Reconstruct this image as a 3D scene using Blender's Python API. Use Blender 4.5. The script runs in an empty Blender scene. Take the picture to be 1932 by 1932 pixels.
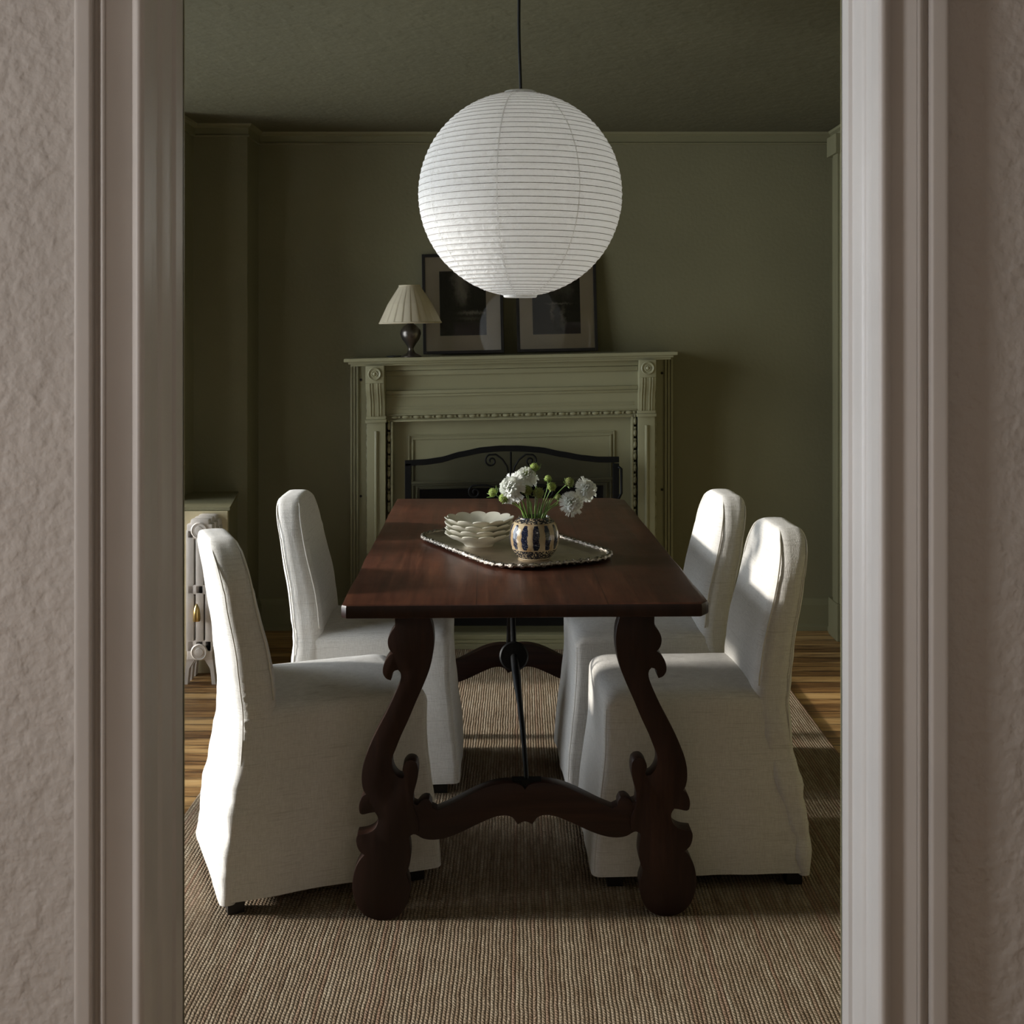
import bpy, bmesh, math, random
import numpy as np
from mathutils import Vector, Matrix, noise

# ------------------------------------------------------------------ camera, world, lights, exposure
S = bpy.context.scene
C = S.collection
F, U0, V0, CH = 2300.0, 985.0, 625.0, 1.39      # focal length in px, vanishing point, camera height
cd = bpy.data.cameras.new('camera'); cam = bpy.data.objects.new('camera', cd); C.objects.link(cam)
cam.location = (0, 0, CH); cam.rotation_euler = (math.pi/2, 0, 0)
cd.sensor_width = 36; cd.lens = F/1932*36
cd.shift_x = -(U0-966)/1932; cd.shift_y = -(966-V0)/1932
cd.clip_start = 0.05
cd.dof.use_dof = True; cd.dof.focus_distance = 3.6; cd.dof.aperture_fstop = 11
S.camera = cam
S.view_settings.view_transform = 'Standard'; S.view_settings.look = 'None'
S.view_settings.exposure = 0.0; S.view_settings.gamma = 1.0; S.view_settings.use_curve_mapping = False

w = bpy.data.worlds.new('sky'); S.world = w; w.use_nodes = True
w.node_tree.nodes['Background'].inputs[0].default_value = (0.62, 0.72, 0.85, 1)
w.node_tree.nodes['Background'].inputs[1].default_value = 0.5

def lamp(name, kind, energy, col, loc, rot, **kw):
    l = bpy.data.lights.new(name, kind); l.energy = energy; l.color = col
    for k, v in kw.items(): setattr(l, k, v)
    o = bpy.data.objects.new(name, l); C.objects.link(o); o.location = loc; o.rotation_euler = rot
    return o
SUN_EL = math.radians(12.8)
sd = Vector((math.cos(SUN_EL), 0.0, -math.sin(SUN_EL)))
sun = lamp('sun', 'SUN', 5.2, (1.0, 0.95, 0.87), (-8, 3.5, 4), (0, 0, 0), angle=math.radians(4.5))
sun.rotation_euler = sd.to_track_quat('-Z', 'Y').to_euler()
for nm, y0, y1, e in (('sky_light_front', 2.5, 3.5, 54), ('sky_light_rear', 3.6, 5.16, 74)):
    lamp(nm, 'AREA', e, (0.86, 0.93, 1.0), (-2.78, (y0+y1)/2, 1.305), (0, -math.pi/2, 0), shape='RECTANGLE', size=1.91, size_y=y1-y0)
lamp('hall_fill_light', 'AREA', 4.5, (1.0, 0.90, 0.76), (0.9, -0.4, 2.40), (0, 0, 0), shape='RECTANGLE', size=0.5, size_y=0.5)  # added soft overhead fill for the right hall wall, not a known lamp
lamp('hall_window_light', 'AREA', 44, (1.0, 0.98, 0.975), (-3.0, 0.45, 1.45), (0, -math.pi/2, 0), shape='RECTANGLE', size=1.5, size_y=0.7)

# ------------------------------------------------------------------ helpers
def mesh_obj(name, verts, faces, mat=None, parent=None, smooth=False, sub=(0,0,0), angle=None):
    me = bpy.data.meshes.new(name)
    sx, sy, sz = sub
    me.from_pydata([(v[0]-sx, v[1]-sy, v[2]-sz) for v in verts], [], faces)
    bm = bmesh.new(); bm.from_mesh(me); bmesh.ops.recalc_face_normals(bm, faces=bm.faces[:]); bm.to_mesh(me); bm.free()
    if mat: me.materials.append(mat)
    if smooth:
        me.polygons.foreach_set('use_smooth', [True]*len(me.polygons))
        if angle: me.set_sharp_from_angle(angle=math.radians(angle))
    o = bpy.data.objects.new(name, me); C.objects.link(o)
    if parent: o.parent = parent
    return o

class MB:
    """collects shapes for ONE mesh object"""
    def __init__(s): s.v = []; s.f = []
    def add(s, v, f):
        n = len(s.v); s.v += [tuple(p) for p in v]; s.f += [tuple(i+n for i in q) for q in f]; return s
    def box(s, x0, x1, y0, y1, z0, z1, b=0.0):
        if b <= 0:
            v = [(x, y, z) for x in (x0, x1) for y in (y0, y1) for z in (z0, z1)]
            return s.add(v, [(0,1,3,2), (4,6,7,5), (0,4,5,1), (2,3,7,6), (0,2,6,4), (1,5,7,3)])
        bm = bmesh.new(); bmesh.ops.create_cube(bm, size=1)
        for q in bm.verts: q.co = Vector(((x0+x1)/2+q.co.x*(x1-x0), (y0+y1)/2+q.co.y*(y1-y0), (z0+z1)/2+q.co.z*(z1-z0)))
        bmesh.ops.bevel(bm, geom=bm.edges[:], offset=b, segments=2, affect='EDGES', profile=0.6)
        bm.verts.index_update()
        s.add([q.co[:] for q in bm.verts], [[q.index for q in f.verts] for f in bm.faces]); bm.free(); return s
    def lathe(s, prof, n=48, c=(0,0,0), cap=True):
        v = []; f = []
        for r, z in prof:
            for i in range(n):
                a = 2*math.pi*i/n; v.append((c[0]+r*math.cos(a), c[1]+r*math.sin(a), c[2]+z))
        for j in range(len(prof)-1):
            for i in range(n):
                k = (i+1) % n; f.append((j*n+i, j*n+k, (j+1)*n+k, (j+1)*n+i))
        if cap:
            f.append(tuple(range(n))[::-1]); f.append(tuple((len(prof)-1)*n+i for i in range(n)))
        return s.add(v, f)
    def tube(s, pts, r, n=8, closed=False):
        pts = [Vector(p) for p in pts]; m = len(pts)
        rr = r if isinstance(r, (list, tuple)) else [r]*m
        v = []; f = []; up = None
        for i, p in enumerate(pts):
            a = pts[(i-1) % m] if (closed or i > 0) else p
            b = pts[(i+1) % m] if (closed or i < m-1) else p
            t = (b-a)
            if t.length < 1e-9: t = Vector((0,0,1))
            t.normalize()
            if up is None:
                up = Vector((0,0,1)) if abs(t.z) < 0.9 else Vector((1,0,0))
            x = up - t*up.dot(t)
            if x.length < 1e-6: x = t.orthogonal()
            x.normalize(); up = x; y = t.cross(x)
            for k in range(n):
                an = 2*math.pi*k/n; v.append(tuple(p + (x*math.cos(an)+y*math.sin(an))*rr[i]))
        for i in range(m if closed else m-1):
            j = (i+1) % m
            for k in range(n):
                l = (k+1) % n; f.append((i*n+k, i*n+l, j*n+l, j*n+k))
        if not closed:
            f.append(tuple(range(n))); f.append(tuple((m-1)*n+k for k in range(n)))
        return s.add(v, f)
    def prism(s, pts, axis, a0, a1, bev=0.0):
        """closed 2-D outline extruded along an axis ('y': pts are (x,z); 'z': (x,y); 'x': (y,z))"""
        bm = bmesh.new()
        def P(p, a): return {'y': (p[0], a, p[1]), 'z': (p[0], p[1], a), 'x': (a, p[0], p[1])}[axis]
        vs = [bm.verts.new(P(p, a0)) for p in pts]
        fc = bm.faces.new(vs)
        r = bmesh.ops.extrude_face_region(bm, geom=[fc])
        d = Vector(P((0,0), a1)) - Vector(P((0,0), a0))
        bmesh.ops.translate(bm, verts=[g for g in r['geom'] if isinstance(g, bmesh.types.BMVert)], vec=d)
        bm.normal_update()
        if bev > 0:
            ax = {'x': 0, 'y': 1, 'z': 2}[axis]
            ed = [e for e in bm.edges if abs(e.verts[0].co[ax]-e.verts[1].co[ax]) < 1e-6]
            bmesh.ops.bevel(bm, geom=ed, offset=bev, segments=2, affect='EDGES', profile=0.5, clamp_overlap=True)
        bm.verts.index_update()
        s.add([q.co[:] for q in bm.verts], [[q.index for q in f.verts] for f in bm.faces]); bm.free(); return s
    def xf(s, fn): s.v = [tuple(fn(p)) for p in s.v]; return s
    def build(s, name, mat, parent=None, smooth=False, angle=None, sub=None):
        if sub is None: sub = (0,0,0)
        return mesh_obj(name, s.v, s.f, mat, parent, smooth, sub, angle)

def tag(o, label, cat, group=None, kind=None):
    o['label'] = label; o['category'] = cat
    if group: o['group'] = group
    if kind: o['kind'] = kind
    return o
def thing(name, label, cat, loc=(0,0,0), rz=0.0, group=None):
    o = bpy.data.objects.new(name, None); C.objects.link(o); o.location = loc; o.rotation_euler = (0, 0, rz)
    o.empty_display_size = 0.1
    return tag(o, label, cat, group)
def struct(o, label=None, cat=None):
    o['kind'] = 'structure'
    if label: o['label'] = label; o['category'] = cat
    return o
def smoothstep(a, b, x):
    t = max(0.0, min(1.0, (x-a)/(b-a))); return t*t*(3-2*t)
def lerp_tab(tab, x):
    if x <= tab[0][0]: return tab[0][1]
    for (a, va), (b, vb) in zip(tab, tab[1:]):
        if x <= b:
            t = (x-a)/(b-a); t = t*t*(3-2*t)*0.4 + t*0.6
            return va+(vb-va)*t
    return tab[-1][1]

# ------------------------------------------------------------------ materials
class Mat:
    def __init__(s, name):
        s.m = bpy.data.materials.new(name); s.m.use_nodes = True
        s.t = s.m.node_tree; s.n = s.t.nodes; s.b = s.n['Principled BSDF']; s.out = s.n['Material Output']
    def node(s, typ, ins=None, **kw):
        n = s.n.new(typ)
        for k, v in kw.items(): setattr(n, k, v)
        for k, v in (ins or {}).items():
            if isinstance(v, bpy.types.NodeSocket): s.t.links.new(v, n.inputs[k])
            else: n.inputs[k].default_value = v
        return n
    def math(s, op, a, b=0.0, c=0.0):
        return s.node('ShaderNodeMath', {0: a, 1: b, 2: c}, operation=op).outputs[0]
    def coord(s, kind='Object', scale=(1,1,1), loc=(0,0,0), rot=(0,0,0)):
        tc = s.node('ShaderNodeTexCoord')
        return s.node('ShaderNodeMapping', {'Vector': tc.outputs[kind], 'Scale': scale, 'Location': loc, 'Rotation': rot}).outputs[0]
    def noise(s, vec, scale, detail=4, rough=0.55, dist=0.0, out='Fac'):
        return s.node('ShaderNodeTexNoise', {'Vector': vec, 'Scale': scale, 'Detail': detail, 'Roughness': rough, 'Distortion': dist}).outputs[out]
    def ramp(s, fac, stops, interp='LINEAR'):
        r = s.node('ShaderNodeValToRGB', {'Fac': fac}); cr = r.color_ramp; cr.interpolation = interp
        while len(cr.elements) > 1: cr.elements.remove(cr.elements[-1])
        cr.elements[0].position = stops[0][0]; c = stops[0][1]; cr.elements[0].color = (*c, 1) if len(c) == 3 else c
        for p, c in stops[1:]:
            e = cr.elements.new(p); e.color = (*c, 1) if len(c) == 3 else c
        return r.outputs['Color']
    def mix(s, fac, a, b, mode='MIX'):
        n = s.node('ShaderNodeMix', data_type='RGBA', blend_type=mode)
        for k, v in ((0, fac), (6, a), (7, b)):
            if isinstance(v, bpy.types.NodeSocket): s.t.links.new(v, n.inputs[k])
            else: n.inputs[k].default_value = (*v, 1) if isinstance(v, tuple) and len(v) == 3 else v
        return n.outputs[2]
    def set(s, **kw):
        for k, v in kw.items():
            k = {'color': 'Base Color', 'rough': 'Roughness', 'metal': 'Metallic', 'spec': 'Specular IOR Level', 'coat': 'Coat Weight',
                 'coatr': 'Coat Roughness', 'sheen': 'Sheen Weight', 'normal': 'Normal', 'sss': 'Subsurface Weight'}[k]
            if isinstance(v, bpy.types.NodeSocket): s.t.links.new(v, s.b.inputs[k])
            else: s.b.inputs[k].default_value = (*v, 1) if isinstance(v, tuple) else v
        return s
    def bump(s, h, dist=0.002, strength=1.0, normal=None):
        ins = {'Height': h, 'Distance': dist, 'Strength': strength}
        if normal is not None: ins['Normal'] = normal
        return s.node('ShaderNodeBump', ins).outputs[0]

def plain(name, col, rough=0.5, metal=0.0, var=0.06, scale=8, bump=0.0, spec=0.5):
    m = Mat(name); v = m.coord()
    n = m.noise(v, scale, 5)
    d = tuple(c*(1-var*2) for c in col); e = tuple(min(1, c*(1+var)) for c in col)
    m.set(color=m.ramp(n, [(0.3, d), (0.7, e)]), rough=rough, metal=metal, spec=spec)
    if bump: m.set(normal=m.bump(m.noise(v, scale*6, 3), bump))
    return m.m

def wall_paint(name, col, tex=0.0015, tscale=40, rough=0.6, big=0.0):
    m = Mat(name); v = m.coord()
    n = m.noise(v, 2.2, 5)
    m.set(color=m.ramp(n, [(0.3, tuple(c*0.93 for c in col)), (0.7, tuple(c*1.05 for c in col))]), rough=rough, spec=0.3)
    h = m.noise(v, tscale, 3, 0.5, 0.0)
    if big:
        h2 = m.ramp(m.noise(v, tscale*0.55, 2, 0.45, 0.2), [(0.42, (0,0,0)), (0.62, (1,1,1))])
        h = m.math('ADD', h, m.math('MULTIPLY', h2, big))
    m.set(normal=m.bump(h, tex)); return m.m

OLIVE = (0.205, 0.188, 0.108)
M = {}
M['green_wall'] = wall_paint('green_wall_paint', OLIVE, 0.0012, 60)
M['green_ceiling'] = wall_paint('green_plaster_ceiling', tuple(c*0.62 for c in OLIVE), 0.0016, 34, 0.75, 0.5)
M['green_trim'] = wall_paint('green_trim_paint', (0.225, 0.208, 0.118), 0.0004, 60, 0.42)
M['mantel'] = wall_paint('mantel_paint', (0.305, 0.287, 0.172), 0.0004, 50, 0.40)
M['hall_wall'] = wall_paint('white_plaster', (0.50, 0.465, 0.43), 0.0035, 55, 0.7, 0.35)
M['hall_trim'] = wall_paint('white_gloss_trim', (0.56, 0.53, 0.50), 0.0005, 20, 0.38)
M['cream'] = plain('cream_panel_paint', (0.50, 0.43, 0.27), 0.5)
M['radiator'] = plain('radiator_paint', (0.60, 0.55, 0.50), 0.45, var=0.05, scale=14, bump=0.0006)
M['iron'] = plain('black_wrought_iron', (0.006, 0.006, 0.006), 0.5, 0.0, bump=0.0006, scale=20, spec=0.18)
M['black'] = plain('black_frame', (0.012, 0.010, 0.009), 0.35)
M['near_black'] = plain('near_black_matte', (0.022, 0.017, 0.013), 0.9, scale=12)  # near-black base for the firebox inside and the peg holes
M['brass'] = plain('brass', (0.55, 0.38, 0.14), 0.28, 1.0)
M['pewter'] = plain('dark_pewter', (0.14, 0.125, 0.11), 0.3, 0.9, bump=0.0004, scale=12)
M['foot'] = plain('black_wood_foot', (0.010, 0.008, 0.007), 0.4)
M['cord'] = plain('black_cord', (0.008, 0.008, 0.008), 0.5)

def linen():
    m = Mat('white_linen'); v = m.coord()
    n = m.noise(v, 6, 4)
    weave = m.noise(m.coord(scale=(60, 60, 420)), 1.0, 3)
    weave2 = m.noise(m.coord(scale=(420, 420, 40)), 1.0, 3)
    h = m.math('ADD', weave, weave2)
    slub = m.ramp(m.math('MULTIPLY', h, 0.5), [(0.35, (0.63, 0.605, 0.565)), (0.62, (0.75, 0.73, 0.69))])
    sl = m.noise(m.coord(scale=(9, 9, 330)), 1.0, 3, 0.6)
    slub = m.mix(m.ramp(sl, [(0.56, (0,0,0)), (0.68, (0.55,)*3)]), slub, (0.52, 0.495, 0.455))
    m.set(color=slub, rough=0.9, spec=0.15, sheen=0.15)
    m.set(normal=m.bump(h, 0.0011, 0.8)); return m.m
M['linen'] = linen()
M['piping'] = plain('linen_piping', (0.72, 0.69, 0.63), 0.9, spec=0.1)

def table_wood(name, dark=1.0, axis='y', join=True, rough=0.34):
    m = Mat(name)
    sc = {'y': (26, 1.6, 26), 'z': (22, 22, 2.2), 'x': (1.6, 26, 26)}[axis]
    g = m.noise(m.coord(scale=sc), 1.0, 8, 0.62, 0.6)
    fine = m.noise(m.coord(scale=tuple(4.5*q for q in sc)), 1.0, 3, 0.6)
    big = m.noise(m.coord(), 2.3, 3)
    k = dark
    col = m.ramp(m.math('ADD', m.math('MULTIPLY', g, 0.65), m.math('MULTIPLY', fine, 0.35)),
                 [(0.32, (0.030*k, 0.010*k, 0.006*k)), (0.5, (0.080*k, 0.026*k, 0.014*k)), (0.68, (0.150*k, 0.055*k, 0.028*k))])
    col = m.mix(m.ramp(big, [(0.35, (0.75,)*3), (0.7, (0,0,0))]), col, (0.040*k, 0.014*k, 0.008*k))
    h = m.math('ADD', m.math('MULTIPLY', fine, 0.5), g)
    if join:
        x = m.node('ShaderNodeSeparateXYZ', {0: m.coord()}).outputs[0]
        # two board joints along the top
        d1 = m.math('ABSOLUTE', m.math('SUBTRACT', x, -0.115)); d2 = m.math('ABSOLUTE', m.math('SUBTRACT', x, 0.19))
        line = m.math('LESS_THAN', m.math('MINIMUM', d1, d2), 0.0011)
        col = m.mix(m.math('MULTIPLY', line, 0.7), col, (0.01, 0.004, 0.003))
        scr = m.noise(m.coord(scale=(34, 60, 10), rot=(0, 0, 0.5)), 1.0, 6, 0.7, 1.5)
        col = m.mix(m.math('MULTIPLY', m.ramp(scr, [(0.66, (0,0,0)), (0.74, (1,1,1))]), 0.35), col, (0.24, 0.13, 0.07))
    rn = m.node('ShaderNodeMapRange', {0: m.noise(m.coord(), 9, 6, 0.6), 3: rough-0.05, 4: rough+0.14}).outputs[0]
    m.set(color=col, rough=rn, spec=0.35, normal=m.bump(h, 0.0009, 0.6)); return m.m
M['table_top'] = table_wood('dark_walnut_top', 1.0, 'y')
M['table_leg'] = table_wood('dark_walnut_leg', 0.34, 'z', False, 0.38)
M['table_bar'] = table_wood('dark_walnut_stretcher', 0.36, 'x', False, 0.38)

def floor_wood():
    m = Mat('old_pine_boards')
    sep = m.node('ShaderNodeSeparateXYZ', {0: m.coord()})
    X, Y = sep.outputs[0], sep.outputs[1]
    q = m.math('DIVIDE', Y, 0.075); idx = m.math('FLOOR', q); fr = m.math('FRACT', q)
    rnd = m.node('ShaderNodeTexWhiteNoise', {'W': idx}, noise_dimensions='1D').outputs['Value']
    cv = m.node('ShaderNodeCombineXYZ', {0: m.math('ADD', m.math('MULTIPLY', X, 2.6), m.math('MULTIPLY', rnd, 40)), 1: m.math('MULTIPLY', Y, 46), 2: rnd}).outputs[0]
    g = m.noise(cv, 1.0, 7, 0.62, 1.1)
    wear = m.noise(m.node('ShaderNodeCombineXYZ', {0: m.math('MULTIPLY', X, 3), 1: m.math('MULTIPLY', Y, 20), 2: 3.0}).outputs[0], 1.0, 4, 0.6)
    col = m.ramp(m.math('ADD', m.math('MULTIPLY', g, 0.75), m.math('MULTIPLY', rnd, 0.25)),
                 [(0.28, (0.05, 0.022, 0.009)), (0.42, (0.24, 0.12, 0.040)), (0.58, (0.55, 0.33, 0.13)), (0.8, (0.66, 0.46, 0.22))])
    col = m.mix(m.ramp(wear, [(0.52, (0,0,0)), (0.68, (0.75,)*3)]), col, (0.075, 0.036, 0.018))
    gap = m.math('LESS_THAN', m.math('MINIMUM', fr, m.math('SUBTRACT', 1.0, fr)), 0.025)
    col = m.mix(gap, col, (0.010, 0.006, 0.004))
    m.set(color=col, rough=0.42, spec=0.4, normal=m.bump(m.math('SUBTRACT', g, m.math('MULTIPLY', gap, 2.0)), 0.0012)); return m.m
M['floor'] = floor_wood()

def jute():
    m = Mat('braided_jute')
    sep = m.node('ShaderNodeSeparateXYZ', {0: m.coord()})
    wob = m.noise(m.coord(), 14, 3)
    X = m.math('ADD', sep.outputs[0], m.math('MULTIPLY', m.math('SUBTRACT', wob, 0.5), 0.006))
    q = m.math('DIVIDE', X, 0.0088); idx = m.math('FLOOR', q); fr = m.math('FRACT', q)
    rnd = m.node('ShaderNodeTexWhiteNoise', {'W': idx}, noise_dimensions='1D').outputs['Value']
    rib = m.math('POWER', m.math('SINE', m.math('MULTIPLY', fr, math.pi)), 0.8)
    wy = m.noise(m.coord(scale=(3, 1, 1)), 30, 2)
    yy = m.math('ADD', m.math('ADD', m.math('DIVIDE', sep.outputs[1], 0.0100), m.math('MULTIPLY', rnd, 7.0)), m.math('ADD', m.math('MULTIPLY', wy, 1.6), m.math('MULTIPLY', fr, 0.35)))
    kn = m.math('POWER', m.math('ABSOLUTE', m.math('SINE', m.math('MULTIPLY', yy, math.pi))), 0.95)
    fib = m.noise(m.coord(scale=(1, 1, 1)), 900, 3, 0.7)
    h = m.math('MULTIPLY', rib, m.math('ADD', 0.22, m.math('MULTIPLY', kn, 0.78)))
    lump = m.noise(m.coord(), 95, 3, 0.6)
    h = m.math('MULTIPLY', h, m.math('ADD', 0.45, m.math('MULTIPLY', lump, 1.1)))
    strk = m.noise(m.node('ShaderNodeCombineXYZ', {0: m.math('MULTIPLY', idx, 3.7), 1: m.math('MULTIPLY', sep.outputs[1], 5.0), 2: 0.0}).outputs[0], 1.0, 4, 0.7)
    base = m.ramp(strk, [(0.25, (0.22, 0.145, 0.09)), (0.42, (0.40, 0.295, 0.195)), (0.58, (0.55, 0.44, 0.31)), (0.75, (0.66, 0.57, 0.43))])
    base = m.mix(m.ramp(m.math('ADD', m.math('MULTIPLY', rnd, 0.6), m.math('MULTIPLY', strk, 0.5)), [(0.70, (0,0,0)), (0.82, (0.45,)*3)]), base, (0.36, 0.17, 0.11))
    base = m.mix(m.math('MULTIPLY', fib, 0.38), base, (0.17, 0.12, 0.075))
    gapc = m.ramp(h, [(0.15, (1,1,1)), (0.65, (0,0,0))])
    base = m.mix(m.math('MULTIPLY', gapc, 0.5), base, (0.05, 0.03, 0.018))
    m.set(color=base, rough=0.95, spec=0.1, normal=m.bump(m.math('ADD', h, m.math('MULTIPLY', fib, 0.22)), 0.0075, 1.0)); return m.m
M['jute'] = jute()

def paper():
    m = Mat('lantern_paper'); v = m.coord()
    cr = m.noise(v, 34, 6, 0.7, 1.2)
    tr = m.node('ShaderNodeBsdfTranslucent', {'Color': (0.96, 0.95, 0.92, 1)})
    nb = m.bump(cr, 0.0060, 0.8)
    m.t.links.new(nb, tr.inputs['Normal'])
    m.set(color=(0.93, 0.925, 0.91), rough=0.75, spec=0.2, normal=nb)
    mx = m.node('ShaderNodeMixShader', {0: 0.50, 1: m.b.outputs[0], 2: tr.outputs[0]})
    m.t.links.new(mx.outputs[0], m.out.inputs[0]); return m.m
M['paper'] = paper()
M['bamboo'] = plain('bamboo_wire', (0.24, 0.20, 0.165), 0.7)
def seam_mat():
    m = Mat('folded_paper_seam'); tr = m.node('ShaderNodeBsdfTranslucent', {'Color': (0.93, 0.92, 0.89, 1)})
    m.set(color=(0.90, 0.895, 0.88), rough=0.8, spec=0.1)
    m.t.links.new(m.node('ShaderNodeMixShader', {0: 0.5, 1: m.b.outputs[0], 2: tr.outputs[0]}).outputs[0], m.out.inputs[0]); return m.m
M['seam_paper'] = seam_mat()

def shade_mat():
    m = Mat('pleated_fabric'); tr = m.node('ShaderNodeBsdfTranslucent', {'Color': (0.75, 0.68, 0.52, 1)})
    m.set(color=(0.68, 0.60, 0.44), rough=0.9, spec=0.1)
    mx = m.node('ShaderNodeMixShader', {0: 0.2, 1: m.b.outputs[0], 2: tr.outputs[0]})
    m.t.links.new(mx.outputs[0], m.out.inputs[0]); return m.m
M['shade'] = shade_mat()

def glass_pane(name, refl=1.0, tint=(1,1,1)):
    m = Mat(name); fr = m.node('ShaderNodeFresnel', {'IOR': 1.5})
    tp = m.node('ShaderNodeBsdfTransparent', {'Color': (*tint, 1)}); gl = m.node('ShaderNodeBsdfGlossy', {'Roughness': 0.02})
    mx = m.node('ShaderNodeMixShader', {0: m.math('MULTIPLY', fr.outputs[0], refl), 1: tp.outputs[0], 2: gl.outputs[0]})
    m.t.links.new(mx.outputs[0], m.out.inputs[0]); return m.m
M['glass'] = glass_pane('window_glass')
M['pic_glass'] = glass_pane('picture_glass', 1.3)

def screen_mesh():
    m = Mat('fine_iron_mesh'); tp = m.node('ShaderNodeBsdfTransparent'); df = m.node('ShaderNodeBsdfDiffuse', {'Color': (0.012, 0.011, 0.010, 1)})
    mx = m.node('ShaderNodeMixShader', {0: 0.40, 1: tp.outputs[0], 2: df.outputs[0]})
    m.t.links.new(mx.outputs[0], m.out.inputs[0]); return m.m
M['mesh'] = screen_mesh()

def art(name, seed, blobs):
    """soft monochrome landscape: dark masses, a few light patches (x, z, size x, size z, strength)"""
    m = Mat(name)
    fine = m.noise(m.coord(loc=(seed, 0, 0), scale=(70, 70, 22)), 1.0, 6, 0.75)
    wob = m.noise(m.coord(loc=(0, 0, seed)), 28, 5, 0.65)
    sp = m.node('ShaderNodeSeparateXYZ', {0: m.coord()})
    X = m.math('ADD', sp.outputs[0], m.math('MULTIPLY', m.math('SUBTRACT', wob, 0.5), 0.06))
    Z = m.math('ADD', sp.outputs[2], m.math('MULTIPLY', m.math('SUBTRACT', fine, 0.5), 0.04))
    tot = m.math('MULTIPLY', fine, 0.22)
    for bx, bz, sx, sz_, k in blobs:
        dx = m.math('POWER', m.math('ABSOLUTE', m.math('DIVIDE', m.math('SUBTRACT', X, bx), sx)), 2.0)
        dz = m.math('POWER', m.math('ABSOLUTE', m.math('DIVIDE', m.math('SUBTRACT', Z, bz), sz_)), 2.0)
        tot = m.math('ADD', tot, m.math('MULTIPLY', m.math('EXPONENT', m.math('MULTIPLY', m.math('ADD', dx, dz), -1.0)), k))
    m.set(color=m.ramp(tot, [(0.08, (0.010, 0.009, 0.008)), (0.25, (0.05, 0.046, 0.040)), (0.6, (0.25, 0.235, 0.21)), (1.0, (0.50, 0.47, 0.42))]), rough=0.6)
    return m.m
M['art1'] = art('monochrome_river_print', 3.1, [(-0.015, 0.36, 0.03, 0.10, 0.8), (0.005, 0.27, 0.02, 0.05, 0.5), (0.05, 0.190, 0.06, 0.008, 0.8), (0.03, 0.165, 0.05, 0.010, 0.35), (0.06, 0.30, 0.05, 0.05, 0.15)]); M['art2'] = art('monochrome_harbour_print', 7.7, [(0.0, 0.33, 0.05, 0.06, 0.5), (-0.02, 0.19, 0.008, 0.05, 0.6), (0.03, 0.17, 0.010, 0.05, 0.6), (0.01, 0.225, 0.05, 0.004, 0.7), (0.06, 0.28, 0.03, 0.05, 0.25)])
M['mat_board'] = plain('grey_mat_board', (0.74, 0.67, 0.57), 0.8, var=0.03)
M['silver'] = plain('old_silver', (0.62, 0.55, 0.46), 0.30, 1.0, var=0.18, scale=9, bump=0.0005)
def silver_edge():
    m = Mat('embossed_silver_rim'); v = m.coord(scale=(1, 1, 1))
    h = m.noise(v, 150, 3, 0.6, 0.5)
    m.set(color=m.ramp(h, [(0.35, (0.06, 0.05, 0.04)), (0.6, (0.55, 0.50, 0.44))]), rough=0.25, metal=1.0, normal=m.bump(h, 0.005)); return m.m
M['silver_rim'] = silver_edge()
M['china'] = plain('cream_glazed_china', (0.80, 0.76, 0.63), 0.16, var=0.02)
def vase_mat():
    m = Mat('striped_stoneware')
    sep = m.node('ShaderNodeSeparateXYZ', {0: m.coord()})
    a = m.math('ARCTAN2', sep.outputs[1], sep.outputs[0])
    wob = m.noise(m.coord(), 55, 4, 0.6)
    q = m.math('ADD', m.math('MULTIPLY', a, 13/(2*math.pi)), m.math('MULTIPLY', m.math('SUBTRACT', wob, 0.5), 0.42))
    fr = m.math('FRACT', m.math('ADD', q, 0.62)); d = m.math('ABSOLUTE', m.math('SUBTRACT', fr, 0.5))
    z = sep.outputs[2]
    zr = m.math('MULTIPLY', m.math('GREATER_THAN', z, 0.030), m.math('LESS_THAN', z, 0.096))
    # rounded ends: stripe gets narrower at top and bottom
    zc = m.math('ABSOLUTE', m.math('DIVIDE', m.math('SUBTRACT', z, 0.063), 0.036))
    wid = m.math('MULTIPLY', m.math('SQRT', m.math('MAXIMUM', 0.0, m.math('SUBTRACT', 1.0, m.math('POWER', zc, 4.0)))), 0.275)
    stripe = m.math('MULTIPLY', m.math('LESS_THAN', d, wid), zr)
    sp = m.noise(m.coord(), 260, 3, 0.7)
    blue = m.ramp(sp, [(0.45, (0.004, 0.006, 0.016)), (0.56, (0.010, 0.016, 0.045)), (0.68, (0.16, 0.14, 0.12))])
    tan = m.ramp(m.noise(m.coord(scale=(1,1,.3)), 40, 4), [(0.35, (0.26, 0.16, 0.075)), (0.6, (0.42, 0.34, 0.22))])
    col = m.mix(stripe, tan, blue)
    band = m.math('ADD', m.math('LESS_THAN', z, 0.027), m.math('GREATER_THAN', z, 0.100))
    speck = m.ramp(m.noise(m.coord(), 210, 2, 0.5), [(0.52, (0.015, 0.016, 0.022)), (0.62, (0.40, 0.32, 0.20))])
    col = m.mix(band, col, speck)
    col = m.mix(m.math('LESS_THAN', z, 0.004), col, (0.5, 0.42, 0.3))
    m.set(color=col, rough=0.12, spec=0.6); return m.m
M['vase'] = vase_mat()
def petal_mat():
    m = Mat('white_petal'); tr = m.node('ShaderNodeBsdfTranslucent', {'Color': (0.90, 0.92, 0.86, 1)})
    m.set(color=(0.90, 0.905, 0.88), rough=0.8, spec=0.1)
    mx = m.node('ShaderNodeMixShader', {0: 0.4, 1: m.b.outputs[0], 2: tr.outputs[0]})
    m.t.links.new(mx.outputs[0], m.out.inputs[0]); return m.m
M['petal'] = petal_mat()
M['stem'] = plain('green_stem', (0.16, 0.27, 0.055), 0.5, var=0.15, scale=60)
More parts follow.
